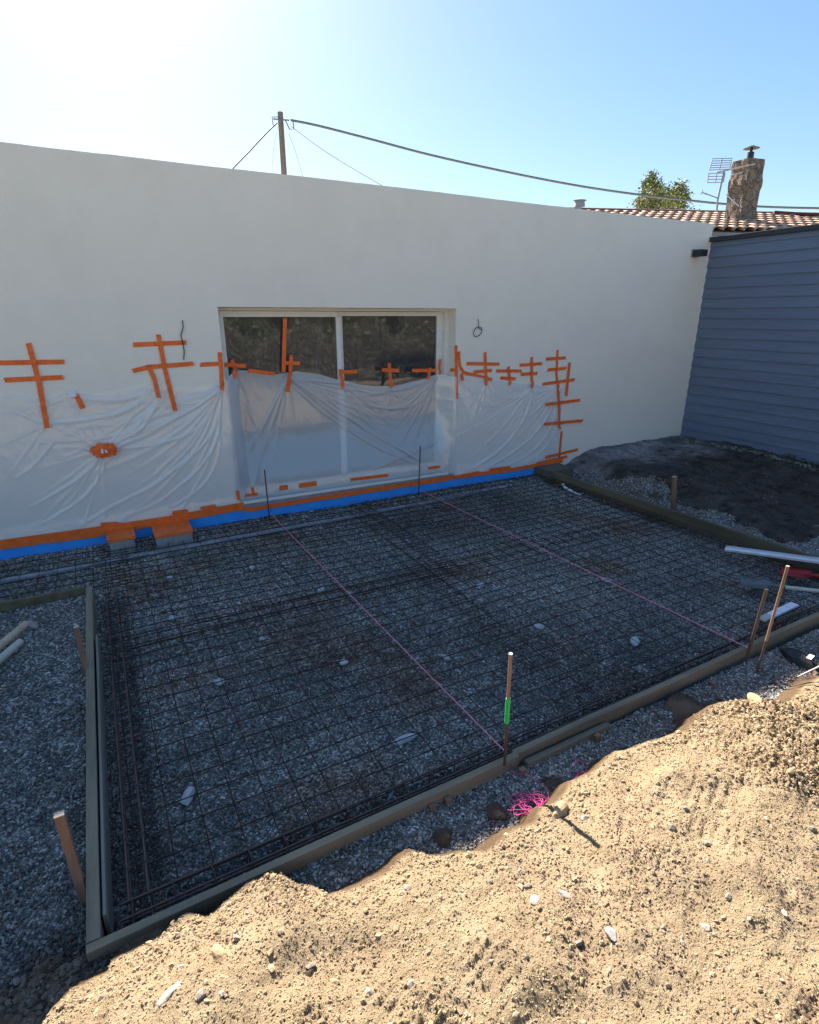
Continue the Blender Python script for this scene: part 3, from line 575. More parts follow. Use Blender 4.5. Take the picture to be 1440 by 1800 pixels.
def foldC(x, z):
    s = fan(x, z, C2, fandirs(R(318), R(352), 8, .016, 1.5, .014), -.03)+fan(x, z, C2, fandirs(R(238), R(275), 5, .014, 1.2, .014))
    s = s+fan(x, z, C1, fandirs(R(262), R(285), 4, .014, 1.2, .014))+fan(x, z, C3, fandirs(R(300), R(345), 5, .010, 1.0, .012))+fan(x, z, C4, fandirs(R(240), R(300), 5, .008, .5, .012))
    s = s+fan(x, z, C5, fandirs(R(190), R(250), 9, .016, 1.0, .015), .12)
    s = s+curved_folds(x, z, [(W2(u0, v0, GY), W2(u1, v1, GY), W2(u2, v2, GY), wd, am) for u0, v0, u1, v1, u2, v2, wd, am in [
        (506, 670, 600, 770, 735, 815, .012, .022), (512, 668, 640, 760, 745, 812, .012, .022), (500, 680, 455, 800, 435, 860, .014, .02), (610, 680, 690, 760, 765, 665, .016, .014), (605, 672, 690, 705, 765, 662, .014, .014), (620, 700, 700, 740, 760, 690, .016, .012),
        (600, 690, 650, 760, 750, 820, .012, .018), (430, 680, 425, 780, 430, 860, .02, .012), (640, 820, 700, 800, 770, 770, .02, .012), (560, 680, 610, 740, 700, 800, .010, .016)]])
    return s
tC = [(393, 668, WALL-.02), (402, 657, GY-.1), (412, 651, GY), (435, 651, GY), (483, 658, GY), (505, 655, GY), (520, 652, GY), (555, 657, GY), (600, 668, GY), (640, 677, GY), (690, 679, GY), (745, 666, GY), (768, 657, GY), (800, 662, WALL-.02)]
bC = [(415, 880, WALL-.03), (600, 855, WALL-.03), (775, 829, WALL-.03), (800, 834, WALL-.03)]
sh2 = sheet('plastic_sheet', 'clear plastic sheet veiling the lower half of the patio door', 1.262, 4.24, tC, bC, yC, foldC, seed=2)
D1 = W2(803, 690); D2 = W2(853, 670); D3 = W2(934, 680); D4 = W2(980, 680); D5 = W2(896, 675)
def foldR(x, z):
    s = fan(x, z, D4, fandirs(R(196), R(255), 9, .014, 1.2, .015), .18)+fan(x, z, D3, fandirs(R(205), R(262), 7, .013, 1.0, .014), .15)+fan(x, z, D1, fandirs(R(262), R(300), 5, .012, .9, .013))+fan(x, z, D2, fandirs(R(215), R(300), 6, .010, .6, .014))
    s = s+curved_folds(x, z, [(W2(u0, v0), W2(u1, v1), W2(u2, v2), wd, am) for u0, v0, u1, v1, u2, v2, wd, am in [
        (935, 685, 925, 770, 820, 828, .016, .022), (978, 690, 960, 770, 850, 822, .016, .022), (978, 710, 970, 790, 880, 820, .014, .018), (980, 740, 965, 800, 905, 818, .012, .014), (800, 700, 790, 780, 800, 835, .018, .018), (820, 680, 850, 740, 905, 690, .016, .014), (860, 668, 880, 720, 930, 690, .014, .012)]])
    return s
tR = [(798, 656, WALL), (860, 666, WALL), (893, 672, WALL), (935, 675, WALL), (975, 681, WALL), (984, 682, WALL)]
bR = [(780, 842, WALL), (815, 836, WALL), (900, 822, WALL), (990, 808, WALL)]
def yR(x, z): return np.full(x.shape, WALL-.004)-.030*sm((.35-z)/.25)
sh3 = sheet('plastic_sheet', 'clear plastic sheet taped to the wall right of the patio door', 4.24, W2(984, 740)[0], tR, bR, yR, foldR, seed=3)
def surfY(x, z):
    """height of what a tape at (x, z) sticks to"""
    for (xs_, zt_, zb_, Y, n) in (sh1, sh2, sh3):
        if xs_[0] <= x <= xs_[-1]:
            i = min(int(round((x-xs_[0])/(xs_[1]-xs_[0]))), len(xs_)-1)
            if zb_[i]-.03 <= z <= zt_[i]+.005:
                k = int(np.clip((z-zb_[i])/(zt_[i]-zb_[i])*(n-1), 0, n-1)); a, c = max(0, i-2), i+3
                return float(Y[max(0, k-2):k+3, a:c].min())
    if OX0+.0 < x < OX1-.0 and .24 < z < OZ1: return GL-.075
    return WALL
def stick(u, v):
    p = ony(u, v, WALL)
    for _ in range(6): p = ony(u, v, surfY(p[0], p[2]))
    return p
def strip_mesh(m, pts, wd=.045, off=.003):
    P = []
    for (a, c) in zip(pts[:-1], pts[1:]):
        k = max(2, int(math.hypot(c[0]-a[0], c[1]-a[1])/3)); P += [(a[0]+(c[0]-a[0])*i/k, a[1]+(c[1]-a[1])*i/k) for i in range(k)]
    P.append(pts[-1]); Q = [stick(*q) for q in P]
    yy = np.array([q[1] for q in Q]); ys_ = yy.copy()
    for i in range(len(yy)): ys_[i] = yy[max(0, i-1):i+2].min()   # tape bridges hollows
    ys_ = np.convolve(np.pad(ys_, 1, 'edge'), [.25, .5, .25], 'valid'); ys_ = np.minimum(ys_, yy)
    xs_ = np.array([q[0] for q in Q]); zs_ = np.array([q[2] for q in Q])
    ys_ = ys_-.0022*np.abs(np.array([random.gauss(0, 1) for _ in ys_])); ys_[0] -= random.random()*.008; ys_[-1] -= random.random()*.010
    V = []; n = len(Q); j = off+random.random()*.0025; skew = (random.random()-.5)*.012
    for i in range(n):
        a, c = max(0, i-1), min(n-1, i+1); d = np.array([xs_[c]-xs_[a], zs_[c]-zs_[a]]); d /= np.linalg.norm(d)+1e-9; nn = np.array([-d[1], d[0]])
        e = skew if i in (0, n-1) else 0
        for s_ in (-1, 1):
            V.append((xs_[i]+nn[0]*wd/2*s_+d[0]*e*s_, ys_[i]-j, zs_[i]+nn[1]*wd/2*s_+d[1]*e*s_))
        for s_ in (1, -1):
            V.append((xs_[i]+nn[0]*wd/2*s_+d[0]*e*s_, ys_[i]-j+.0012, zs_[i]+nn[1]*wd/2*s_+d[1]*e*s_))
    F = []
    for i in range(n-1):
        for k in range(4): a = i*4+k; c = i*4+(k+1) % 4; F.append((a, c, c+4, a+4))
    m.poly(V, F); m.poly(V[:4], [(0, 1, 2, 3)]); m.poly(V[-4:], [(3, 2, 1, 0)])
TG = 'orange tape pieces holding the plastic sheets'
tapes = [
 ('tape_cross', 'big orange tape cross with two bars at the far left of the wall', [[(-12, 638), (113, 636)], [(8, 668), (111, 663)], [(50, 603), (68, 668), (83, 752)]]),
 ('tape_cross', 'tallest orange tape lattice left of the patio door, under the hanging wire', [[(234, 606), (327, 602)], [(233, 652), (262, 645), (340, 639)], [(278, 588), (290, 650), (308, 722)], [(260, 641), (272, 668), (279, 699)]]),
 ('tape_cross', 'orange tape cross wrapped at the left corner of the door opening', [[(352, 641), (387, 639)], [(386, 619), (389, 650), (390, 686)]]),
 ('tape_cross', 'small orange tape cross on the left edge of the door glass', [[(394, 641), (432, 643)], [(407, 632), (411, 645), (414, 665)]]),
 ('tape_strip', 'short flat orange tape strip along the sheet top on the left pane', [[(435, 651), (483, 657)]]),
 ('tape_strip', 'long thin orange strip running down the left pane from the top rail', [[(501, 559), (498, 654)]]),
 ('tape_cross', 'orange tape cross on the left pane at the end of the long strip', [[(497, 638), (527, 638)], [(512, 624), (510, 650), (505, 689)]]),
 ('tape_cross', 'orange tape piece in a T on the middle stile of the door', [[(597, 654), (628, 653)], [(598, 649), (603, 683)]]),
 ('tape_cross', 'small orange tape cross in the middle of the right pane', [[(671, 650), (701, 651)], [(684, 638), (685, 655), (687, 681)]]),
 ('tape_cross', 'orange tape pieces at the right edge of the right pane', [[(724, 651), (767, 651)], [(756, 646), (751, 667)], [(773, 631), (770, 657)]]),
 ('tape_cross', 'tall orange tape strip with curling tail on the right corner of the opening', [[(801, 607), (802, 650), (802, 700)], [(805, 618), (808, 645), (815, 655), (840, 661), (864, 667)], [(790, 650), (801, 651)], [(810, 656), (812, 669)]]),
 ('tape_cross', 'orange double cross, first one right of the tall curling strip', [[(820, 639), (878, 640)], [(832, 654), (864, 651)], [(852, 619), (854, 677)]]),
 ('tape_cross', 'smallest orange double cross, between two taller ones', [[(872, 652), (916, 652)], [(879, 664), (906, 666)], [(893, 644), (896, 677)]]),
 ('tape_cross', 'orange double cross just left of the tall ladder of tape', [[(913, 642), (952, 639)], [(915, 658), (944, 656)], [(934, 627), (934, 682)]]),
 ('tape_ladder', 'tall orange tape ladder with five rungs down the right sheet edge', [[(980, 615), (978, 657), (983, 712), (983, 756)], [(959, 631), (994, 629)], [(962, 650), (994, 647)], [(953, 675), (1009, 667)], [(1000, 637), (994, 696)], [(957, 711), (1018, 703)], [(954, 745), (1022, 739)]]),
 ('tape_cross', 'lowest orange tape cross at the right end, just above the soil bank', [[(987, 758), (982, 812)], [(957, 804), (1015, 790)], [(942, 815), (996, 802)]]),
 ('tape_cross', 'little orange tape cross on the threshold by its left end', [[(430, 871), (453, 868)], [(443, 856), (446, 872)]]),
 ('tape_strip', 'thin orange tape turned down over the left end of the threshold', [[(417, 862), (420, 879)]]),
 ('tape_strip', 'small square orange tape piece on the bottom of the left pane', [[(491, 858), (506, 856)]]),
 ('tape_strip', 'wide orange tape piece at the bottom middle of the left pane', [[(525, 854), (556, 849)]]),
 ('tape_strip', 'long orange tape piece at the foot of the middle stile', [[(616, 843), (682, 835)]]),
 ('tape_strip', 'short orange tape piece at the right end of the threshold', [[(753, 823), (773, 820)]]),
 ('tape_strip', 'small orange sliver above the foot tape, left of the concrete blocks top', [[(177, 922), (208, 920)]]),
 ('tape_strip', 'orange sliver low on the left sheet above the wider concrete block', [[(303, 903), (330, 899)]]),
 ('tape_strip', 'orange sliver low on the left sheet nearest the patio door', [[(353, 894), (380, 889)]]),
 ('tape_strip', 'orange tape piece low on the right sheet beside the door', [[(811, 836), (842, 830)]]),
 ('tape_strip', 'longer orange tape piece at the foot middle of the right sheet', [[(860, 826), (897, 821)]])]
LOW = .03
for nm, lb, strips in tapes:
    low = all(v > 800 for s_ in strips for u, v in s_)
    if len(strips) == 1:
        m = MB(); strip_mesh(m, strips[0], (.06 if 'square' in lb or 'wide' in lb else .042) if low else .045, .004); tag(m.build(nm, m_tape), lb, 'tape', TG)
    else:
        t = thing(nm, lb, 'tape', group=TG)
        for k, s_ in enumerate(strips):
            m = MB(); strip_mesh(m, s_, .034 if low else .045, .003+.004*k); m.build('strip', m_tape, t)
# short strip with a white tag
t = thing('tape_strip', 'short slanting orange tape strip with a white square tag', 'tape', group=TG)
m = MB(); strip_mesh(m, [(134, 694), (146, 718)], .05); m.build('strip', m_tape, t)
p = stick(127, 692); m = MB(); m.box((p[0]-.035, p[1]-.012, p[2]-.03), (p[0]+.03, p[1]-.004, p[2]+.035)); m.build('tag', m_paper, t)
# rosette
t = thing('tape_rosette', 'round rosette of crumpled orange tape on the left plastic sheet', 'tape', group=TG)
p = stick(183, 791); m = MB()
for k in range(15):
    a = k/15*6.283+random.random()*.3; L = .085+.03*random.random(); q = (p[0]+L*math.cos(a)*1.15, p[1]-.015-.02*random.random(), p[2]+L*math.sin(a)*.8)
    m.bar((p[0]+.02*math.cos(a), p[1]-.03-.012*random.random(), p[2]+.02*math.sin(a)), q, .05, .003, (0, -1, .3*math.sin(k*3)))
m.build('petals', m_tape, t)
m = MB(); m.box((p[0]-.028, p[1]-.052, p[2]-.022), (p[0]-.008, p[1]-.02, p[2]+.018)); m.box((p[0]+.008, p[1]-.05, p[2]-.02), (p[0]+.026, p[1]-.02, p[2]+.008)); m.build('socket_pins', m_paper, t)

# concrete blocks with orange taped tops
def block(uL, uR, v0, v1, zt_, lb, rnd=False):
    a = onz(uL, v1, zt_); c = onz(uR, v1, zt_)
    t = thing('concrete_block', lb, 'concrete block', group='concrete blocks at the wall foot')
    yf = (a[1]+c[1])/2; xl, xr_ = a[0], c[0]
    b = MB(); b.box((xl, yf, -.12), (xr_, WALL-.037, zt_)); b.build('block', m_conc, t, .035 if rnd else .008)
    b = MB(); b.box((xl-.012, yf-.006, zt_+.002), (xr_+.012, WALL-.055, zt_+.008)); b.box((xl-.012, yf-.008, zt_-.02), (xr_+.012, yf-.003, zt_+.002)); b.build('tape_cover', m_tape, t)
block(190, 237, 935, 947, .125, 'narrow grey block with rounded foot and orange taped top at the wall', True)
block(272, 340, 918, 938, .115, 'wider grey concrete block with orange taped top at the wall foot')
a = onz(968, 822, .13); b = MB(); b.box((5.70, 6.18, -.1), (6.18, WALL-.04, .125)); tag(b.build('concrete_slab', M('brown_slab', (.16, .14, .11), .9, (.10, .09, .07), 9), None, .006), 'small brown slab at the wall end of the right formwork board', 'slab')

# ------------------------------------------------ formwork
def board(name, label, p, q, th, h, mat, group='formwork boards around the gravel', nails=True):
    t = MB(); n = 14; P = np.array(p, float); Q = np.array(q, float); d = (Q-P)/np.linalg.norm(Q-P); r_ = np.array([d[1], -d[0], 0])
    pv = None; L = np.linalg.norm(Q-P)
    V = []; F = []
    for i in range(n+1):
        c = P+(Q-P)*i/n; wv = .004*vn(c[0]*1., c[1], 1.4, 8)*2; hv = .003*vn(c[0], c[1], 3, 18)
        for s1_, s2_ in ((-1, 0), (1, 0), (1, 1), (-1, 1)): V.append(c+r_*(s1_*th/2+wv)+np.array([0, 0, -h*(1-s2_)+hv*s2_]))
    for i in range(n):
        for k in range(4): a = i*4+k; c = i*4+(k+1) % 4; F.append((a, c, c+4, a+4))
    t.poly(V, F); t.poly(V[:4], [(3, 2, 1, 0)]); t.poly(V[-4:], [(0, 1, 2, 3)])
    return tag(t.build(name, mat, None, .003), label, 'board', group)
board('formwork_board', 'long pale board edging the left side of the mesh', (-.335, 1.86, .10), (-.335, 5.19, .10), .048, .20, m_wood)
m_palewood = M('pale_batten', (.26, .25, .22), .8, (.17, .16, .13), 8, stretch=(1, .1, 1))
board('batten', 'thin pale batten on the inner side of the left board', (-.296, 1.95, .095), (-.29, 4.3, .088), .014, .19, m_palewood)
a = onz(0, 1052, .1); board('formwork_board', 'short board edging the back left corner, running out of frame', (-3.2, 5.20+.0, .10), (-.37, 5.20, .10), .03, .16, m_olive)
board('formwork_board', 'front board from the left corner up to the green taped rod', (-.36, 1.86-.025, .10), (1.66, 1.865, .10), .037, .19, m_woodx)
board('formwork_board', 'front board continuing right from the green taped rod', (1.655, 1.885, .098), (3.95, 1.925, .10), .037, .19, m_woodx)
board('formwork_board', 'lower outer board lapped against the front board by the rod', (1.70, 1.835, .055), (2.32, 1.842, .055), .035, .13, m_woodx)
board('formwork_board', 'front board at the far right, behind the leaning pole', (3.93, 1.93, .098), (5.9, 1.95, .10), .037, .19, m_woodx)
board('formwork_board', 'long olive board edging the right side of the mesh', (5.80, 6.46, .10), (5.88, 1.97, .10), .045, .20, m_olive)
def stake(name, label, top, base, wd, mat=m_stake, Y=None, gz=-.1, group='wooden stakes around the formwork', th=None, cat='stake'):
    bpt = onz(base[0], base[1], gz) if Y is None else ony(base[0], base[1], Y)
    tpt = ony(top[0], top[1], bpt[1]); d = (bpt-tpt)/np.linalg.norm(bpt-tpt)
    t = thing(name, label, cat, group=group)
    m = MB(); m.bar(tpt, bpt+d*.08, wd, th or wd, (0, 1, 0), wd*.92, (th or wd)*.92); m.build('shaft', mat, t, .002)
    m = MB(); m.bar(tpt-d*.004, tpt, wd*.98, (th or wd)*.98, (0, 1, 0)); m.build('cut_end', m_stakehi, t)
stake('wooden_stake', 'leaning reddish stake outside the middle of the left board', (134, 1102), (156, 1202), .030, gz=-.04, th=.03)
stake('wooden_stake', 'thicker leaning stake by the front left corner', (104, 1432), (152, 1592), .036, gz=-.06, th=.03)
stake('wooden_stake', 'upright reddish stake behind the right board', (1186, 838), (1184, 895), .045, gz=-.03)
for u, v, lb in [(750, 1404, 'short peg against the front board, left of the pair'), (783, 1400, 'taller dark peg against the front board, right of the pair'), (1027, 1275, 'small pink topped peg by the lapped board'), (299, 1605, 'small peg outside the front board near the left corner'), (905, 1340, 'peg just right of the green taped rod behind the lapped board'), (1212, 1176, 'peg outside the right stretch of the front board')]:
    q = onz(u, v, .05); q[1] = min(q[1], 1.825); big = u in (783,)
    m = MB(); m.bar((q[0], 1.825 if u < 900 else 1.80, .06), (q[0]+.01, 1.82 if u < 900 else 1.80, -.05), .034 if not big else .03, .026, (0, 1, 0)); tag(m.build('peg', m_stake, None, .002), lb, 'peg', 'pegs holding the front board')
# rusty gravel edge: small iron rods etc.
def rod(name, label, pts, r, mat=m_black, group=None, cat='rod'):
    m = MB(); m.tube(pts, r, 8); return tag(m.build(name, mat), label, cat, group)
p1 = ony(474, 912, 6.42); rod('steel_pin', 'thin black steel pin in front of the left pane of the patio door', [p1+[0, 0, -.05], ony(465, 826, p1[1])], .008, m_cage, 'steel pins carrying the string lines')
p2 = ony(736, 869, 6.42); rod('steel_pin', 'thin black steel pin in front of the right pane of the patio door', [p2+[0, 0, -.05], ony(739, 784, p2[1])], .008, m_cage, 'steel pins carrying the string lines')
t = thing('steel_rod', 'upright thin rod wrapped in green tape at the front board', 'rod', group='steel pins carrying the string lines')
bq = ony(887, 1345, 1.83); tq = ony(898, 1150, 1.83)
m = MB(); m.tube([bq, bq+(tq-bq)*.45], .0075, 8); m.build('lower_rod', m_cage, t)
m = MB(); m.tube([bq+(tq-bq)*.55, tq], .009, 8); m.build('upper_rod', m_stake, t)
m = MB(); m.tube([bq+(tq-bq)*.40, bq+(tq-bq)*.52, bq+(tq-bq)*.62], .0125, 8); m.build('green_tape', m_green, t)
m = MB(); m.tube([tq, tq+np.array([0, 0, .004])], .0095, 8); m.build('tip', m_paper, t)
q = ony(1312, 1160, 1.84); rod('steel_pin', 'dark leaning steel pin at the right end of the far string', [q, ony(1348, 1036, 1.84)], .011, m_cage, 'steel pins carrying the string lines')
q0 = onz(1327, 1196, .0); q1 = ony(1385, 996, q0[1]); t = thing('leaning_pole', 'tall leaning pale wooden pole outside the front board at the right', 'pole')
m = MB(); mid = q0+(q1-q0)*.36; m.tube([mid, q1], .0085, 8, r2=.0105); m.build('upper_shaft', m_stake, t); m = MB(); m.tube([q0, mid], .008, 8); m.build('lower_shaft', m_cage, t); m = MB(); m.tube([q1, q1+(q1-q0)*.006], .0108, 8); m.build('cut_end', m_stakehi, t)

# ------------------------------------------------ reinforcing mesh
MZ = .018
def sag(x, y, ph): return MZ+.022*vn(x, y, .9, 60+ph)+.010*vn(x, y, 2.1, 90+ph)
def mesh_sheet(label, x0, x1, y0, y1, dz, ph, ang=0., sx=.15, sy=.15, r=.0043, hole=None):
    m = MB()
    ca, sa = math.cos(ang), math.sin(ang); cx, cy = (x0+x1)/2, (y0+y1)/2
    def T(x, y): return (cx+(x-cx)*ca-(y-cy)*sa, cy+(x-cx)*sa+(y-cy)*ca)
    def ok(x, y): return hole is None or not (x < hole[0] and y < hole[1])
    y = y0+.04
    while y < y1:
        xa = x0 if ok(x0, y) else hole[0]; k = max(2, int((x1-xa)/.45)); P = []
        for i in range(k+1):
            X_, Y_ = T(xa+(x1-xa)*i/k, y); P.append((X_, Y_, sag(X_, Y_, ph)+dz))
        m.tube(P, r, 4, False); y += sy
    x = x0+.04
    while x < x1:
        ya = y0 if ok(x, y0) else hole[1]; k = max(2, int((y1-ya)/.45)); P = []
        for i in range(k+1):
            X_, Y_ = T(x, ya+(y1-ya)*i/k); P.append((X_, Y_, sag(X_, Y_, ph)+dz-2*r))
        m.tube(P, r*.68, 4, False); x += sx
    return tag(m.build('steel_mesh', m_steel), label, 'steel mesh', 'steel mesh sheets laid over the gravel')
mesh_sheet('rusty steel mesh sheet nearest the camera on the left', -.22, 2.55, 1.99, 4.30, 0, 0, .004)
mesh_sheet('rusty steel mesh sheet at the front right of the patio', 2.30, 5.72, 2.02, 4.36, .008, 0, -.006)
mesh_sheet('rusty steel mesh sheet at the back in front of the left door pane', -.24, 2.80, 4.02, 6.38, .012, 0, .003)
mesh_sheet('rusty steel mesh sheet at the back right under the far string', 2.58, 5.72, 4.06, 6.38, .020, 0, -.004)
mesh_sheet('rusty steel mesh strip at the back left against the wall', -3.2, .02, 5.30, 6.36, .006, 0, 0.002)
def cage(label, p, q, wd, hh, sp_=.16, rz=.0055):
    t = thing('rebar_cage', label, 'rebar cage', group='rebar cages along the formwork')
    P = np.array(p, float); Q = np.array(q, float); d = (Q-P)/np.linalg.norm(Q-P); r_ = np.array([d[1], -d[0], 0]); L = np.linalg.norm(Q-P)
    for s1_ in (-1, 1):
        for z in (0, hh):
            m = MB(); k = int(L/.5)+2; pts = []
            for i in range(k+1):
                c = P+d*L*i/k+r_*s1_*wd/2+np.array([0, 0, z]); c = c+np.array([.006*vn(c[0], c[1], 1.7, 3), .006*vn(c[0], c[1], 1.6, 4), .004*vn(c[0], c[1], 1.1, 5)]); pts.append(c)
            m.tube(pts, rz, 6); m.build('long_bar', m_cage, t)
    n = int(L/sp_); n = min(n, 90)
    for i in range(n+1):
        c = P+d*(L*(i+.3)/(n+.6)); m = MB(); e = .007
        cs = [c+r_*(a*(wd/2+e))+np.array([0, 0, z]) for a, z in ((-1, -e), (1, -e), (1, hh+e), (-1, hh+e), (-1, -e))]
        m.tube(cs, .0042, 5); m.build('stirrup', m_cage, t)
cage('dark rebar cage along the left board', (-.178, 1.97, -.07), (-.178, 5.15, -.07), .075, .10, rz=.0062)
cage('dark rebar cage along the whole front board', (-.25, 1.975, -.07), (5.7, 2.04, -.07), .075, .11, .16, rz=.0062)
cage('dark rebar cage along the right board under the wall corner', (5.69, 6.3, -.045), (5.74, 2.1, -.045), .07, .07)
# doubled bars at the laps
m = MB()
for k, yy in enumerate((4.10, 4.24)):
    m.tube([(-.1, yy, .02), (1.2, yy+.01, .025), (2.7, yy, .018)], .004, 4, False)
for k, xx in enumerate((2.47,)):
    m.tube([(xx, 2.3, .024), (xx+.02, 4, .02), (xx+.01, 6.2, .022)], .004, 4, False)
tag(m.build('lap_bars', m_steel), 'extra rusty bars doubling the mesh where its sheets overlap', 'rebar')
# pale strip beside the wall
xs_ = np.linspace(-3.2, 5.0, 90); yc_ = np.interp(xs_, [-1, 1.65, 4.88], [6.02, 6.10, 6.27])
m = MB(); V = []; F = []
for x, y in zip(xs_, yc_):
    ww = .024+.005*vn(x, 0, 2, 4); zz = -.030+.006*float(vn(x, y, 2, 6))
    V += [(x, y-ww, zz-.02), (x, y-ww, zz), (x, y+ww, zz+.012), (x, y+ww, zz-.02)]
for i in range(len(xs_)-1):
    for k in range(3): a = i*4+k; F.append((a, a+1, a+5, a+4))
m.poly(V, F); tag(m.build('insulation_strip', M('grey_strip', (.36, .36, .40), .8, (.17, .17, .19), 9, 6)), 'long bluish grey strip lying on the gravel along the wall', 'strip')

# ------------------------------------------------ strings
def catn(a, c, s, n=14): a = np.array(a, float); c = np.array(c, float); return [a+(c-a)*t-np.array([0, 0, s*4*t*(1-t)]) for t in np.linspace(0, 1, n)]
e1 = onz(889, 1322, .115); e2 = onz(1320, 1141, .115)
s1_ = np.array([p1[0]+.01, p1[1]-.01, .075]); s2_ = np.array([p2[0]+.01, p2[1]-.01, .075])
m = MB(); m.tube(catn(s1_, e1, .004), .0036, 5); tag(m.build('string_line', m_pinkline), 'taut pink string line across the middle of the mesh', 'string', 'pink setting-out strings')
m = MB(); m.tube(catn(s2_, e2, .004), .0042, 5); tag(m.build('string_line', m_pinkline), 'taut pink string line across the far right of the mesh', 'string', 'pink setting-out strings')
def wig(pts, z0, amp=0, n=8):
    P = [onz(u, v, z0) for u, v in pts]; out = []
    for i in range(len(P)-1):
        p0 = P[max(i-1, 0)]; p1_ = P[i]; p2_ = P[i+1]; p3 = P[min(i+2, len(P)-1)]
        for t in np.linspace(0, 1, n, endpoint=False):
            out.append(.5*((2*p1_)+(-p0+p2_)*t+(2*p0-5*p1_+4*p2_-p3)*t*t+(-p0+3*p1_-3*p2_+p3)*t**3))
    return out+[P[-1]]
GT = .04
pts = wig([(889, 1336), (897, 1352), (905, 1360), (925, 1362), (950, 1378), (962, 1390), (964, 1400)], GT+.01)
pts[0] = np.array([e1[0], 1.82, .08]); rg = np.random.default_rng(5); loops = []
cu, cv = 935, 1412
for k in range(27):
    a = k*2.25+rg.random()*.8; rr = 12+28*rg.random(); loops.append((cu+rr*1.15*math.cos(a), cv+rr*.85*math.sin(a)*.9+5))
pl = wig(loops, GT+.012, n=6); pl = [q_+np.array([0, 0, .022*rg.random()]) for q_ in pl]
m = MB(); m.tube(pts+pl, .0019, 5); tag(m.build('string_tangle', m_pink), 'bright pink string tangle on the gravel below the rod', 'string', 'loose pink string')
pts = wig([(1000, 1396), (1006, 1372), (1016, 1362), (1010, 1345), (1020, 1337), (1033, 1345), (1026, 1362), (1012, 1366), (1024, 1358), (1036, 1366), (1042, 1374)], GT+.015)
m = MB(); m.tube(pts, .0021, 5); tag(m.build('string_tangle', m_pink), 'small loop of pink string beside the sand bank, right of the tangle', 'string', 'loose pink string')
pts = wig([(1330, 1118), (1340, 1140), (1352, 1148), (1375, 1160), (1398, 1175)], GT+.01); m = MB(); m.tube(pts, .0018, 5); tag(m.build('string_end', m_pinkline), 'loose pink string end trailing from the leaning pole', 'string', 'loose pink string')
# white crumpled strip by the right board
pts = wig([(989, 851), (995, 858), (1003, 862), (1012, 867), (1021, 870)], .02)
m = MB()
for i in range(len(pts)-1): m.bar(pts[i]+[0, 0, .008*math.sin(i*1.9)], pts[i+1]+[0, 0, .008*math.sin(i*1.9+1.9)], .035, .006, (0, math.sin(i), 1))
tag(m.build('plastic_scrap', m_paper), 'twisted white plastic scrap beside the right board near the wall', 'scrap')

# ------------------------------------------------ tools at the right edge
a = onz(1275, 966, .05); c = onz(1520, 999, .16); m = MB(); d = (c-a)/np.linalg.norm(c-a); sd = np.cross(d, [0, 0, 1]); sd /= np.linalg.norm(sd)
prof = [(-.05, 0), (.05, 0), (.05, .022), (.02, .032), (-.05, .030)]
V = [e+sd*x+np.array([0, 0, z]) for e in (a, c) for x, z in prof]; n5 = 5
m.poly(V, [(4, 3, 2, 1, 0), (5, 6, 7, 8, 9)]+[(k, (k+1) % 5, 5+(k+1) % 5, 5+k) for k in range(5)]); tag(m.build('straightedge', m_alu, None, .002), 'long silver aluminium straightedge lying across the right board', 'straightedge')
def shovel(label, uv, ang, blade, handle, hend, z0, wdt=.22, ln=.26):
    t = thing('shovel', label, 'shovel', group='shovels at the right edge'); c = onz(uv[0], uv[1], z0); e = onz(hend[0], hend[1], z0+.06)
    d = (e-c); d[2] = 0; d /= np.linalg.norm(d); s_ = np.array([-d[1], d[0], 0]); n1, n2 = 10, 9; X3 = np.zeros((n1, n2)); Y3 = X3.copy(); Z3 = X3.copy()
    for i in range(n1):
        f = i/(n1-1); hw = wdt/2*(min(1, .55+1.6*f) if f < .3 else 1-(.16*(f-.3))); 
        for j in range(n2):
            g_ = j/(n2-1)*2-1; q = c-d*(f*ln-.5*ln)+s_*g_*hw
            X3[i, j], Y3[i, j] = q[0], q[1]; Z3[i, j] = z0+.018*g_*g_+.03*(1-f)**2+.006
    o = grid('blade', X3, Y3, Z3, blade, t); sf = o.modifiers.new('thick', 'SOLIDIFY'); sf.thickness = .003
    h0 = c+d*ln*.42+np.array([0, 0, .03]); m = MB(); m.tube([h0-d*.03, h0+d*.10+np.array([0, 0, .015])], .019, 10); m.build('socket', blade, t)
    m = MB(); m.tube([h0+d*.09+np.array([0, 0, .012]), h0+d*.5+np.array([0, 0, .05]), h0+d*1.1+np.array([0, 0, .09])], .017, 10); m.build('handle', handle, t)
shovel('red bladed shovel with pale wooden handle by the straightedge', (1398, 1012), 0, m_red, m_handle, (1460, 1014), .02, .24, .24)
shovel('grey steel shovel with white handle resting on the mesh', (1330, 1031), 0, m_blade, m_handle, (1440, 1040), .02, .22, .26)
# white marker strip
a = onz(1338, 1090, .03); c = onz(1398, 1062, .03); d = (c-a)/np.linalg.norm(c-a); t = thing('spirit_level', 'short white slab strip with dark joints lying on the mesh at the right', 'strip')
L = np.linalg.norm(c-a)
for k in range(4):
    m = MB(); m.bar(a+d*(L*k/4+.006), a+d*(L*(k+1)/4-.004), .065, .02); m.build('segment', m_paper if k else m_handle, t, .003)
m = MB(); m.bar(a+d*.002-np.array([0, 0, .014]), c-np.array([0, 0, .014]), .066, .012); m.build('backing', m_dark, t)
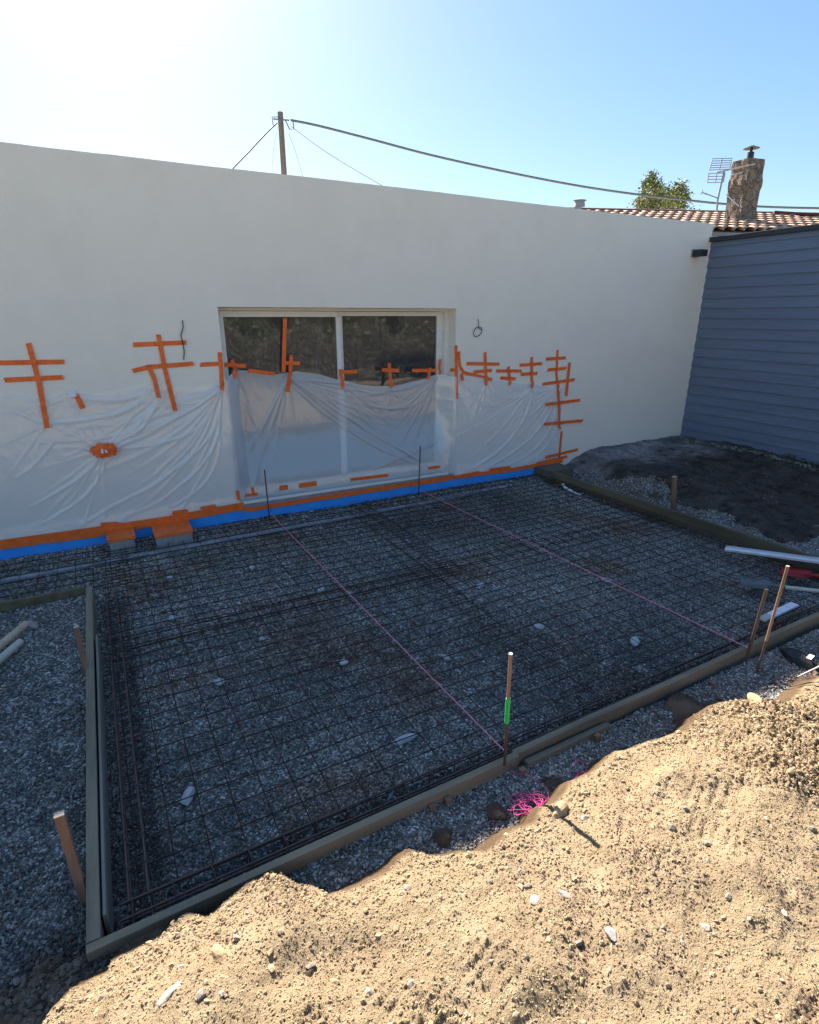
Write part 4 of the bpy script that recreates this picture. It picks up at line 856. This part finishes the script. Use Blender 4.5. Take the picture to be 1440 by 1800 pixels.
# bucket, stick
c = onz(1412, 1165, .04); o = rock('plastic_bag', 'crumpled black plastic bag lying at the right edge below the pole', 'bag', (c[0], c[1], .05), .11, m_black, None, .45, 93, sc=(1.5, .8))
c = onz(1426, 1156, .11); m = MB(); m.bar(c-np.array([.03, 0, 0]), c+np.array([.03, .01, .004]), .03, .004); tag(m.build('paper_scrap', m_paper), 'small white paper scrap on the black bag at the right edge', 'scrap')
m = MB(); m.tube([onz(1384, 1197, .02), onz(1405, 1189, .05), onz(1442, 1171, .10)], .006, 6); tag(m.build('dry_stick', m_handle), 'thin pale dry stick over the crest at the right edge', 'stick')
# timber offcuts far left
t1 = [((-70, 1195), (46, 1096), .035, 'round weathered timber offcut at the left edge, the rear one'), ((-90, 1235), (36, 1128), .034, 'round weathered timber offcut at the left edge, the front one')]
for pa, pb, r_, lb in t1:
    a = onz(*pa, .065); c = onz(*pb, .085); m = MB(); m.tube([a, a+(c-a)*.5+np.array([.01, 0, .006]), c], r_*.95, 10, r2=r_*.75); tag(m.build('timber_offcut', m_stakehi if r_ > .0345 else m_handle), lb, 'offcut', 'timber offcuts on the gravel')
p = onz(55, 1100, .05); rock('broken_block', 'broken pale chunk behind the timber offcuts', 'rubble', (p[0], p[1], .05), .07, m_conc, None, .55, 77, sc=(1.2, .7))

# ------------------------------------------------ shed
XS = 9.085
t = thing('shed', 'dark blue timber clad shed standing at the right of the white house', 'shed')
z = .10; V = []; m = MB(); bh = .155
while z < 3.45:
    zt_ = min(z+bh, 3.45); m.poly([(XS-.022, 6.54, z), (XS-.022, -1.5, z), (XS-.004, -1.5, zt_), (XS-.004, 6.54, zt_), (XS+.03, 6.54, z), (XS+.03, -1.5, z)], [(1, 0, 3, 2), (0, 1, 5, 4)]); z += bh
m.build('cladding', m_shed, t)
m = MB(); m.box((XS+.0, -1.48, -.2), (XS+3.0, 6.53, 3.42)); m.build('body', m_dark, t)
m = MB(); m.box((XS-.06, -1.6, 3.43), (XS+3.1, 6.545, 3.50)); m.build('roof_edge', m_dark, t, .004)
# weeds at the shed foot
def leaves(n, c, rad, size, shape='ball', seed=0, up=.3):
    r_ = np.random.default_rng(seed); d = r_.normal(size=(n, 3)); d /= np.linalg.norm(d, axis=1)[:, None]
    q = c+d*np.array(rad)*(r_.random((n, 1))**.45); return q, r_
def leafmesh(name, q, size, rg_, parent, mat=m_leaf, asp=.5, tint=None):
    n = len(q); a = rg_.normal(size=(n, 3)); a /= np.linalg.norm(a, axis=1)[:, None]; b = np.cross(a, rg_.normal(size=(n, 3))); b /= np.linalg.norm(b, axis=1)[:, None]
    s_ = size*(.6+.8*rg_.random((n, 1))); V = np.stack([q-a*s_, q+b*s_*asp, q+a*s_, q-b*s_*asp], 1).reshape(-1, 3); F = np.arange(4*n).reshape(n, 4)
    cc = np.ones((n, 4, 4)); k = (.6+.9*rg_.random((n, 1)))*np.array([1, 1, 1]); k = k*(tint if tint is not None else 1); cc[..., :3] = k[:, None, :]
    return mesh_np(name, V, F, mat, False, parent, cc.reshape(-1, 4))
rg_ = np.random.default_rng(3); q = []
for k in range(160):
    y = 3.4+1.3*rg_.random(); q.append((9.0-.1*rg_.random()**2, y, float(groundz(9.0, y))+.03+.07*rg_.random()))
wd = leafmesh('weeds', np.array(q), .03, rg_, None, asp=.3); stuff(wd)
# light rubble at the shed foot
n = 260; y = 3.6+2.6*rng.random(n); x = 8.9-.15*rng.random(n)+.0*y; r = .012+.02*rng.random(n)**2
stuff(stones('rubble_line', x, y, groundz(x, y)+.03, r, np.array([.22, .20, .17])*(.4+1.2*rng.random((n, 1))), m_clod))

# ------------------------------------------------ neighbour's house with tiled roof
rd = np.array([.927, -.375, 0]); nd = np.array([-.375, -.927, 0])   # ridge direction, down-slope (towards viewer)
RP = ond(1300, 379, 18.0)
# find eave run so the eave falls at the right height
best = None
for L in np.arange(1., 9, .02):
    e = RP+nd*L+np.array([0, 0, -.28*L]); qv = e-_c; v = 900-FPX*(qv@_up)/(qv@_fw)
    if best is None or abs(v-409) < best[0]: best = (abs(v-409), L)
LR = best[1]; print('roof run', LR)
nh = thing('neighbour_house', 'neighbouring house with pale terracotta tiled roof behind the shed', 'house')
pitch_x = .235; na = int(15/pitch_x); ns = 8; nt_ = max(3, int(LR/.33))
V = []; F = []; cc = []
s0 = -8.6
for i in range(na):
    for j in range(nt_):
        a0 = s0+i*pitch_x; l0 = LR*j/nt_; l1 = LR*(j+1)/nt_+.04; b0 = len(V); tint = np.array([.60, .38, .27])*(.65+.5*random.random()); tint = tint*(1-.0)+np.array([.14, .14, .12])*random.random()
        for l, lift, rr in ((l0, .0, .062), (l1, .022, .072)):
            for k in range(ns+1):
                an = math.pi*k/ns; p = RP+rd*(a0+pitch_x*.5-rr*math.cos(an)*1.6)+nd*l+np.array([0, 0, -.28*l+rr*math.sin(an)+lift]); V.append(p); cc.append((*tint, 1))
        for k in range(ns): F.append((b0+k, b0+k+1, b0+ns+1+k+1, b0+ns+1+k))
roof = mesh_np('roof_tiles', V, F, m_tile, True, nh, np.array(cc)); sf = roof.modifiers.new('t', 'SOLIDIFY'); sf.thickness = .012
def rp(a, l, dz=0): return RP+rd*a+nd*l+np.array([0, 0, -.28*l+dz])
m = MB(); m.poly([rp(s0, 0, -.01), rp(s0+15, 0, -.01), rp(s0+15, LR-.02, -.01), rp(s0, LR-.02, -.01)], [(0, 1, 2, 3)])
bk = RP-nd*LR; m.poly([rp(s0, 0, -.01), rp(s0+15, 0, -.01), bk+rd*(s0+15)+np.array([0, 0, -.28*LR]), bk+rd*s0+np.array([0, 0, -.28*LR])], [(3, 2, 1, 0)]); m.build('roof_deck', M('roof_underlay', (.30, .17, .12), .9), nh)
m = MB(); m.tube([rp(s0, 0, .01), rp(s0+15, 0, .01)], .10, 10); m.build('ridge_cap', M('ridge_tile', (.20, .10, .075), .9, (.14, .08, .06), 4), nh)
m = MB(); wz = -.28*LR-.05
for l in (LR-.3, -LR+.3):
    pa = RP+rd*(s0+.2)+nd*l; pb = RP+rd*(s0+14.8)+nd*l; zt_ = RP[2]+wz
    m.bar((pa[0], pa[1], zt_/2), (pb[0], pb[1], zt_/2), .3, zt_, (0, 0, 1))
m.build('wall', m_render, nh)
m = MB(); pa = rp(s0, LR+.03, -.05); pb = rp(s0+15, LR+.03, -.05); m.bar(pa, pb, .03, .07); m.build('fascia', m_conc, nh)
m = MB(); pa = rp(.8, .15, .11); pb = rp(3.6, LR*.55, .11); m.bar(pa, pb, .16, .05); m.build('valley_flashing', M('dark_red_metal', (.14, .03, .025), .6), nh)
# chimney
cb = ond(1301, 376, 16.6); cw, ct = ond(1338, 300, 16.6), ond(1301, 284, 16.6)
import bmesh
bm = bmesh.new(); bmesh.ops.create_cube(bm, size=1); bmesh.ops.subdivide_edges(bm, edges=bm.edges[:], cuts=14, use_grid_fill=True)
Hc = ct[2]-cb[2]+.5; print('chimney h', Hc)
for v in bm.verts:
    q = np.array(v.co); zf = q[2]+.5; tap = 1-.06*zf
    if zf > .93: tap *= 1.02
    elif zf > .62: tap *= 1.05+.05*math.sin(zf*20)
    nse = .10*float(vn(q[0]*3+q[2]*2, q[1]*3-q[2]*3, 1.6, 7))+.05*float(vn(q[0]*6, q[2]*8+q[1]*5, 2, 8))
    v.co = (q[0]*.50*(tap+nse), q[1]*.46*(tap+nse), q[2]*Hc)
me = bpy.data.meshes.new('chimney'); bm.to_mesh(me); bm.free(); me.materials.append(m_stone); ch = bpy.data.objects.new('chimney', me); C.objects.link(ch); ch.parent = nh
ch.location = (cb[0], cb[1], cb[2]-.5+Hc/2); ch.rotation_euler = (0, 0, R(-28+22))
q = ond(1318, 282, 16.6); m = MB(); m.tube([q-[0, 0, .08], q+[0, 0, .16]], .07, 12); m.tube([q+[0, 0, .16], q+[0, 0, .24]], .03, 8); m.tube([q+[0, 0, .235], q+[0, 0, .262], q+[0, 0, .29]], .17, 16, r2=.04); m.build('chimney_cowl', m_dark, nh)
# antenna: stands on its mast beside the chimney
t = thing('tv_antenna', 'television aerial with two grid reflectors on a mast by the chimney', 'antenna'); DA = 16.2
A = lambda u, v, dd=0: ond(u, v, DA+dd)
m = MB(); m.tube([A(1262, 350), A(1273, 300)], .022, 8); m.tube([A(1262, 350), A(1260, 372)], .02, 8); m.build('mast', m_metalg, t)
m = MB(); m.tube([A(1260, 303), A(1328, 288, .1)], .018, 6); m.tube([A(1284, 309), A(1306, 303, .1)], .018, 6); m.build('boom', m_handle, t)
m = MB()
for c0, c1, c2, c3, nh_ in [((1253, 279), (1287, 278), (1283, 297), (1247, 299), 6), ((1246, 305), (1275, 304), (1272, 320), (1244, 321), 4)]:
    for f in np.linspace(0, 1, nh_):
        a = (c0[0]+(c3[0]-c0[0])*f, c0[1]+(c3[1]-c0[1])*f); c = (c1[0]+(c2[0]-c1[0])*f, c1[1]+(c2[1]-c1[1])*f); m.tube([A(*a), A(*c)], .009, 5)
    for f in (0, .5, 1):
        a = (c0[0]+(c1[0]-c0[0])*f, c0[1]+(c1[1]-c0[1])*f); c = (c3[0]+(c2[0]-c3[0])*f, c3[1]+(c2[1]-c3[1])*f); m.tube([A(*a), A(*c)], .011, 5)
m.build('reflector_grid', m_metalg, t)
m = MB(); m.tube([A(1234, 338), A(1262, 348)], .012, 6); m.tube([A(1232, 342), A(1236, 334)], .012, 5); m.tube([A(1240, 343), A(1243, 338)], .008, 5); m.tube([A(1277, 342), A(1300, 363, -.3)], .012, 6); m.build('small_boom', m_metalg, t)

# ------------------------------------------------ pole and cables
DP = 21.; t = thing('utility_pole', 'grey utility pole rising behind the white wall', 'utility pole')
b0 = ond(500, 305, DP); tp = ond(492, 197, DP); m = MB(); xy = (b0[0]+tp[0])/2, (b0[1]+tp[1])/2
m.tube([(xy[0], xy[1], -.3), (xy[0], xy[1], tp[2])], .12, 12, r2=.085); m.build('shaft', m_pole, t)
m = MB(); zz = ond(493, 212, DP)[2]; m.tube([(xy[0]-.25, xy[1]-.05, zz), (xy[0]+.25, xy[1]-.1, zz+.02)], .02, 6); m.tube([(xy[0]+.12, xy[1]-.1, zz), (xy[0]+.24, xy[1]-.1, zz-.22), (xy[0]+.38, xy[1]-.1, zz-.2), (xy[0]+.36, xy[1]-.1, zz+.02)], .018, 6); m.tube([(xy[0]-.12, xy[1]-.1, zz+.06), (xy[0]-.3, xy[1]-.1, zz+.03), (xy[0]-.28, xy[1]-.1, zz-.18)], .014, 6); m.build('bracket', m_cable, t)
def cable(label, pts, r, mat=m_cable):
    m = MB(); Q = [ond(u, v, D) for u, v, D in pts]; out = []
    for i in range(len(Q)-1):
        p0 = Q[max(i-1, 0)]; a = Q[i]; c = Q[i+1]; p3 = Q[min(i+2, len(Q)-1)]
        for tt in np.linspace(0, 1, 6, endpoint=False): out.append(.5*((2*a)+(-p0+c)*tt+(2*p0-5*a+4*c-p3)*tt*tt+(-p0+3*a-3*c+p3)*tt**3))
    m.tube(out+[Q[-1]], r, 6); tag(m.build('overhead_cable', mat), label, 'cable', 'overhead cables at the pole')
cable('thick overhead cable sagging right from the pole towards the chimney', [(511, 211, 21), (560, 221, 21), (650, 244, 21.2), (760, 273, 21.5), (900, 304, 22), (1020, 327, 22.5), (1130, 343, 23), (1210, 352, 23.5), (1280, 359, 24), (1360, 364, 24.5), (1500, 367, 25)], .035)
cable('dark overhead cable running down left from the pole', [(487, 216, 21), (470, 232, 20.3), (440, 264, 19), (412, 293, 17.5), (395, 312, 16.5)], .022)
m_thin = M('thin_cable', (.3, .31, .32), .7)
cable('thin pale cable dropping right from the pole to the roof', [(512, 222, 21), (560, 258, 20), (610, 290, 19), (668, 324, 18), (690, 336, 17.5)], .010, m_thin)
cable('faint thin guy wire just right of the pole', [(508, 236, 21), (518, 262, 20.8), (531, 305, 20.5), (534, 315, 20.4)], .007, m_thin)
cable('faint thin guy wire just left of the pole', [(486, 232, 21), (481, 262, 20.8), (478, 300, 20.5)], .005, m_thin)

# ------------------------------------------------ trees
def tree(name, label, x, y, h, rad, n, size, seed, group=None, clumps=26, lm=None, asp=.5, tint=None, trunk=.14):
    t = thing(name, label, 'tree', group=group); r_ = np.random.default_rng(seed); m = MB()
    top = np.array([x, y, h*.62]); m.tube([(x, y, -.2), (x+.1*h*.1, y, h*.3), top], trunk, 8, r2=trunk*.45); Q = []
    for k in range(clumps):
        d = r_.normal(size=3); d /= np.linalg.norm(d); d[2] = abs(d[2])*.9-.25; c = np.array([x, y, h*.62])+d*np.array([rad, rad, h*.38])*(.5+.5*r_.random())
        st = np.array([x, y, h*(.25+.3*r_.random())]); m.tube([st, (st+c)/2+r_.normal(size=3)*.1, c], trunk*.3, 5, r2=trunk*.07)
        k2 = n//clumps; cr = rad*(.22+.2*r_.random()); dd = r_.normal(size=(k2, 3))*cr*.55; Q.append(c+dd)
    m.build('trunk', m_bark, t); leafmesh('crown', np.concatenate(Q), size, r_, t, asp=asp, tint=tint, mat=lm or m_leaf)
    return t
pt = ond(1165, 372, 27.); t = thing('broadleaf_tree', 'leafy tree top showing above the tiled roof left of the chimney', 'tree'); m = MB(); r_ = np.random.default_rng(4); Q = []
fork = np.array([pt[0], pt[1], pt[2]-.6]); m.tube([(pt[0], pt[1], -.2), (pt[0]+.1, pt[1], pt[2]*.5), fork], .16, 8, r2=.08)
for u, v, rr, k in [(1146, 312, .16, 230), (1138, 324, .2, 330), (1152, 330, .24, 430), (1136, 342, .24, 380), (1160, 345, .26, 480), (1178, 340, .22, 380), (1198, 328, .16, 230), (1190, 338, .22, 330), (1203, 344, .18, 260), (1126, 358, .22, 330), (1146, 360, .3, 560), (1170, 362, .3, 560), (1194, 360, .26, 430), (1184, 352, .2, 300), (1160, 378, .5, 700), (1200, 385, .4, 400), (1120, 386, .4, 400)]:
    c = ond(u, v, 27+r_.normal()*.5); m.tube([fork, (fork+c)/2+r_.normal(size=3)*.08, c], .035, 5, r2=.008); Q.append(c+r_.normal(size=(k, 3))*rr*.62)
m.build('trunk', m_bark, t); leafmesh('crown', np.concatenate(Q), .056, r_, t, tint=np.array([1.9, 1.7, 2.0]))
gtr = 'trees of the garden seen mirrored in the patio door'
for i, (x, y, h, rad) in enumerate([(2.2, -12, 4.6, 1.6), (7.2, -11, 4.8, 1.8), (9.8, -12, 5.2, 2.0), (12.6, -11, 4.8, 1.9), (15.4, -12, 5.2, 2.2), (18.4, -12.5, 5, 2)]):
    tree('garden_tree', 'tall leafy garden tree mirrored in the dark glass of the patio door', x, y, h, rad, 16000, .052, 50+i, gtr, 46, trunk=.16, tint=np.array([1., 1., 1.]), lm=m_dry)
m = MB()
hq = []; rh = np.random.default_rng(9)
n = 110000; x = -4+24*rh.random(n); q = np.stack([x, -6.2+1.4*rh.random(n), .0+1.9*rh.random(n)**.8*(.8+.16*np.sin(x*2.3)+.12*np.sin(x*5.1)+.15*rh.random(n))], -1)
n = 90000; x = -12+60*rh.random(n); q2 = np.stack([x, -21+2*rh.random(n), .0+4.3*rh.random(n)**.8*(.8+.16*np.sin(x*1.3)+.12*np.sin(x*3.1)+.15*rh.random(n))], -1)
tag(leafmesh('hedge', q2, .10, rh, None, tint=np.array([1.0, .85, .9])), 'tall dark far hedge mirrored in the upper part of the door panes', 'hedge')
hd = leafmesh('hedge', q, .038, rh, None, mat=m_dry, tint=np.array([1.0, .95, .9])); tag(hd, 'rough brownish green hedge mirrored low in the right pane of the door', 'hedge')
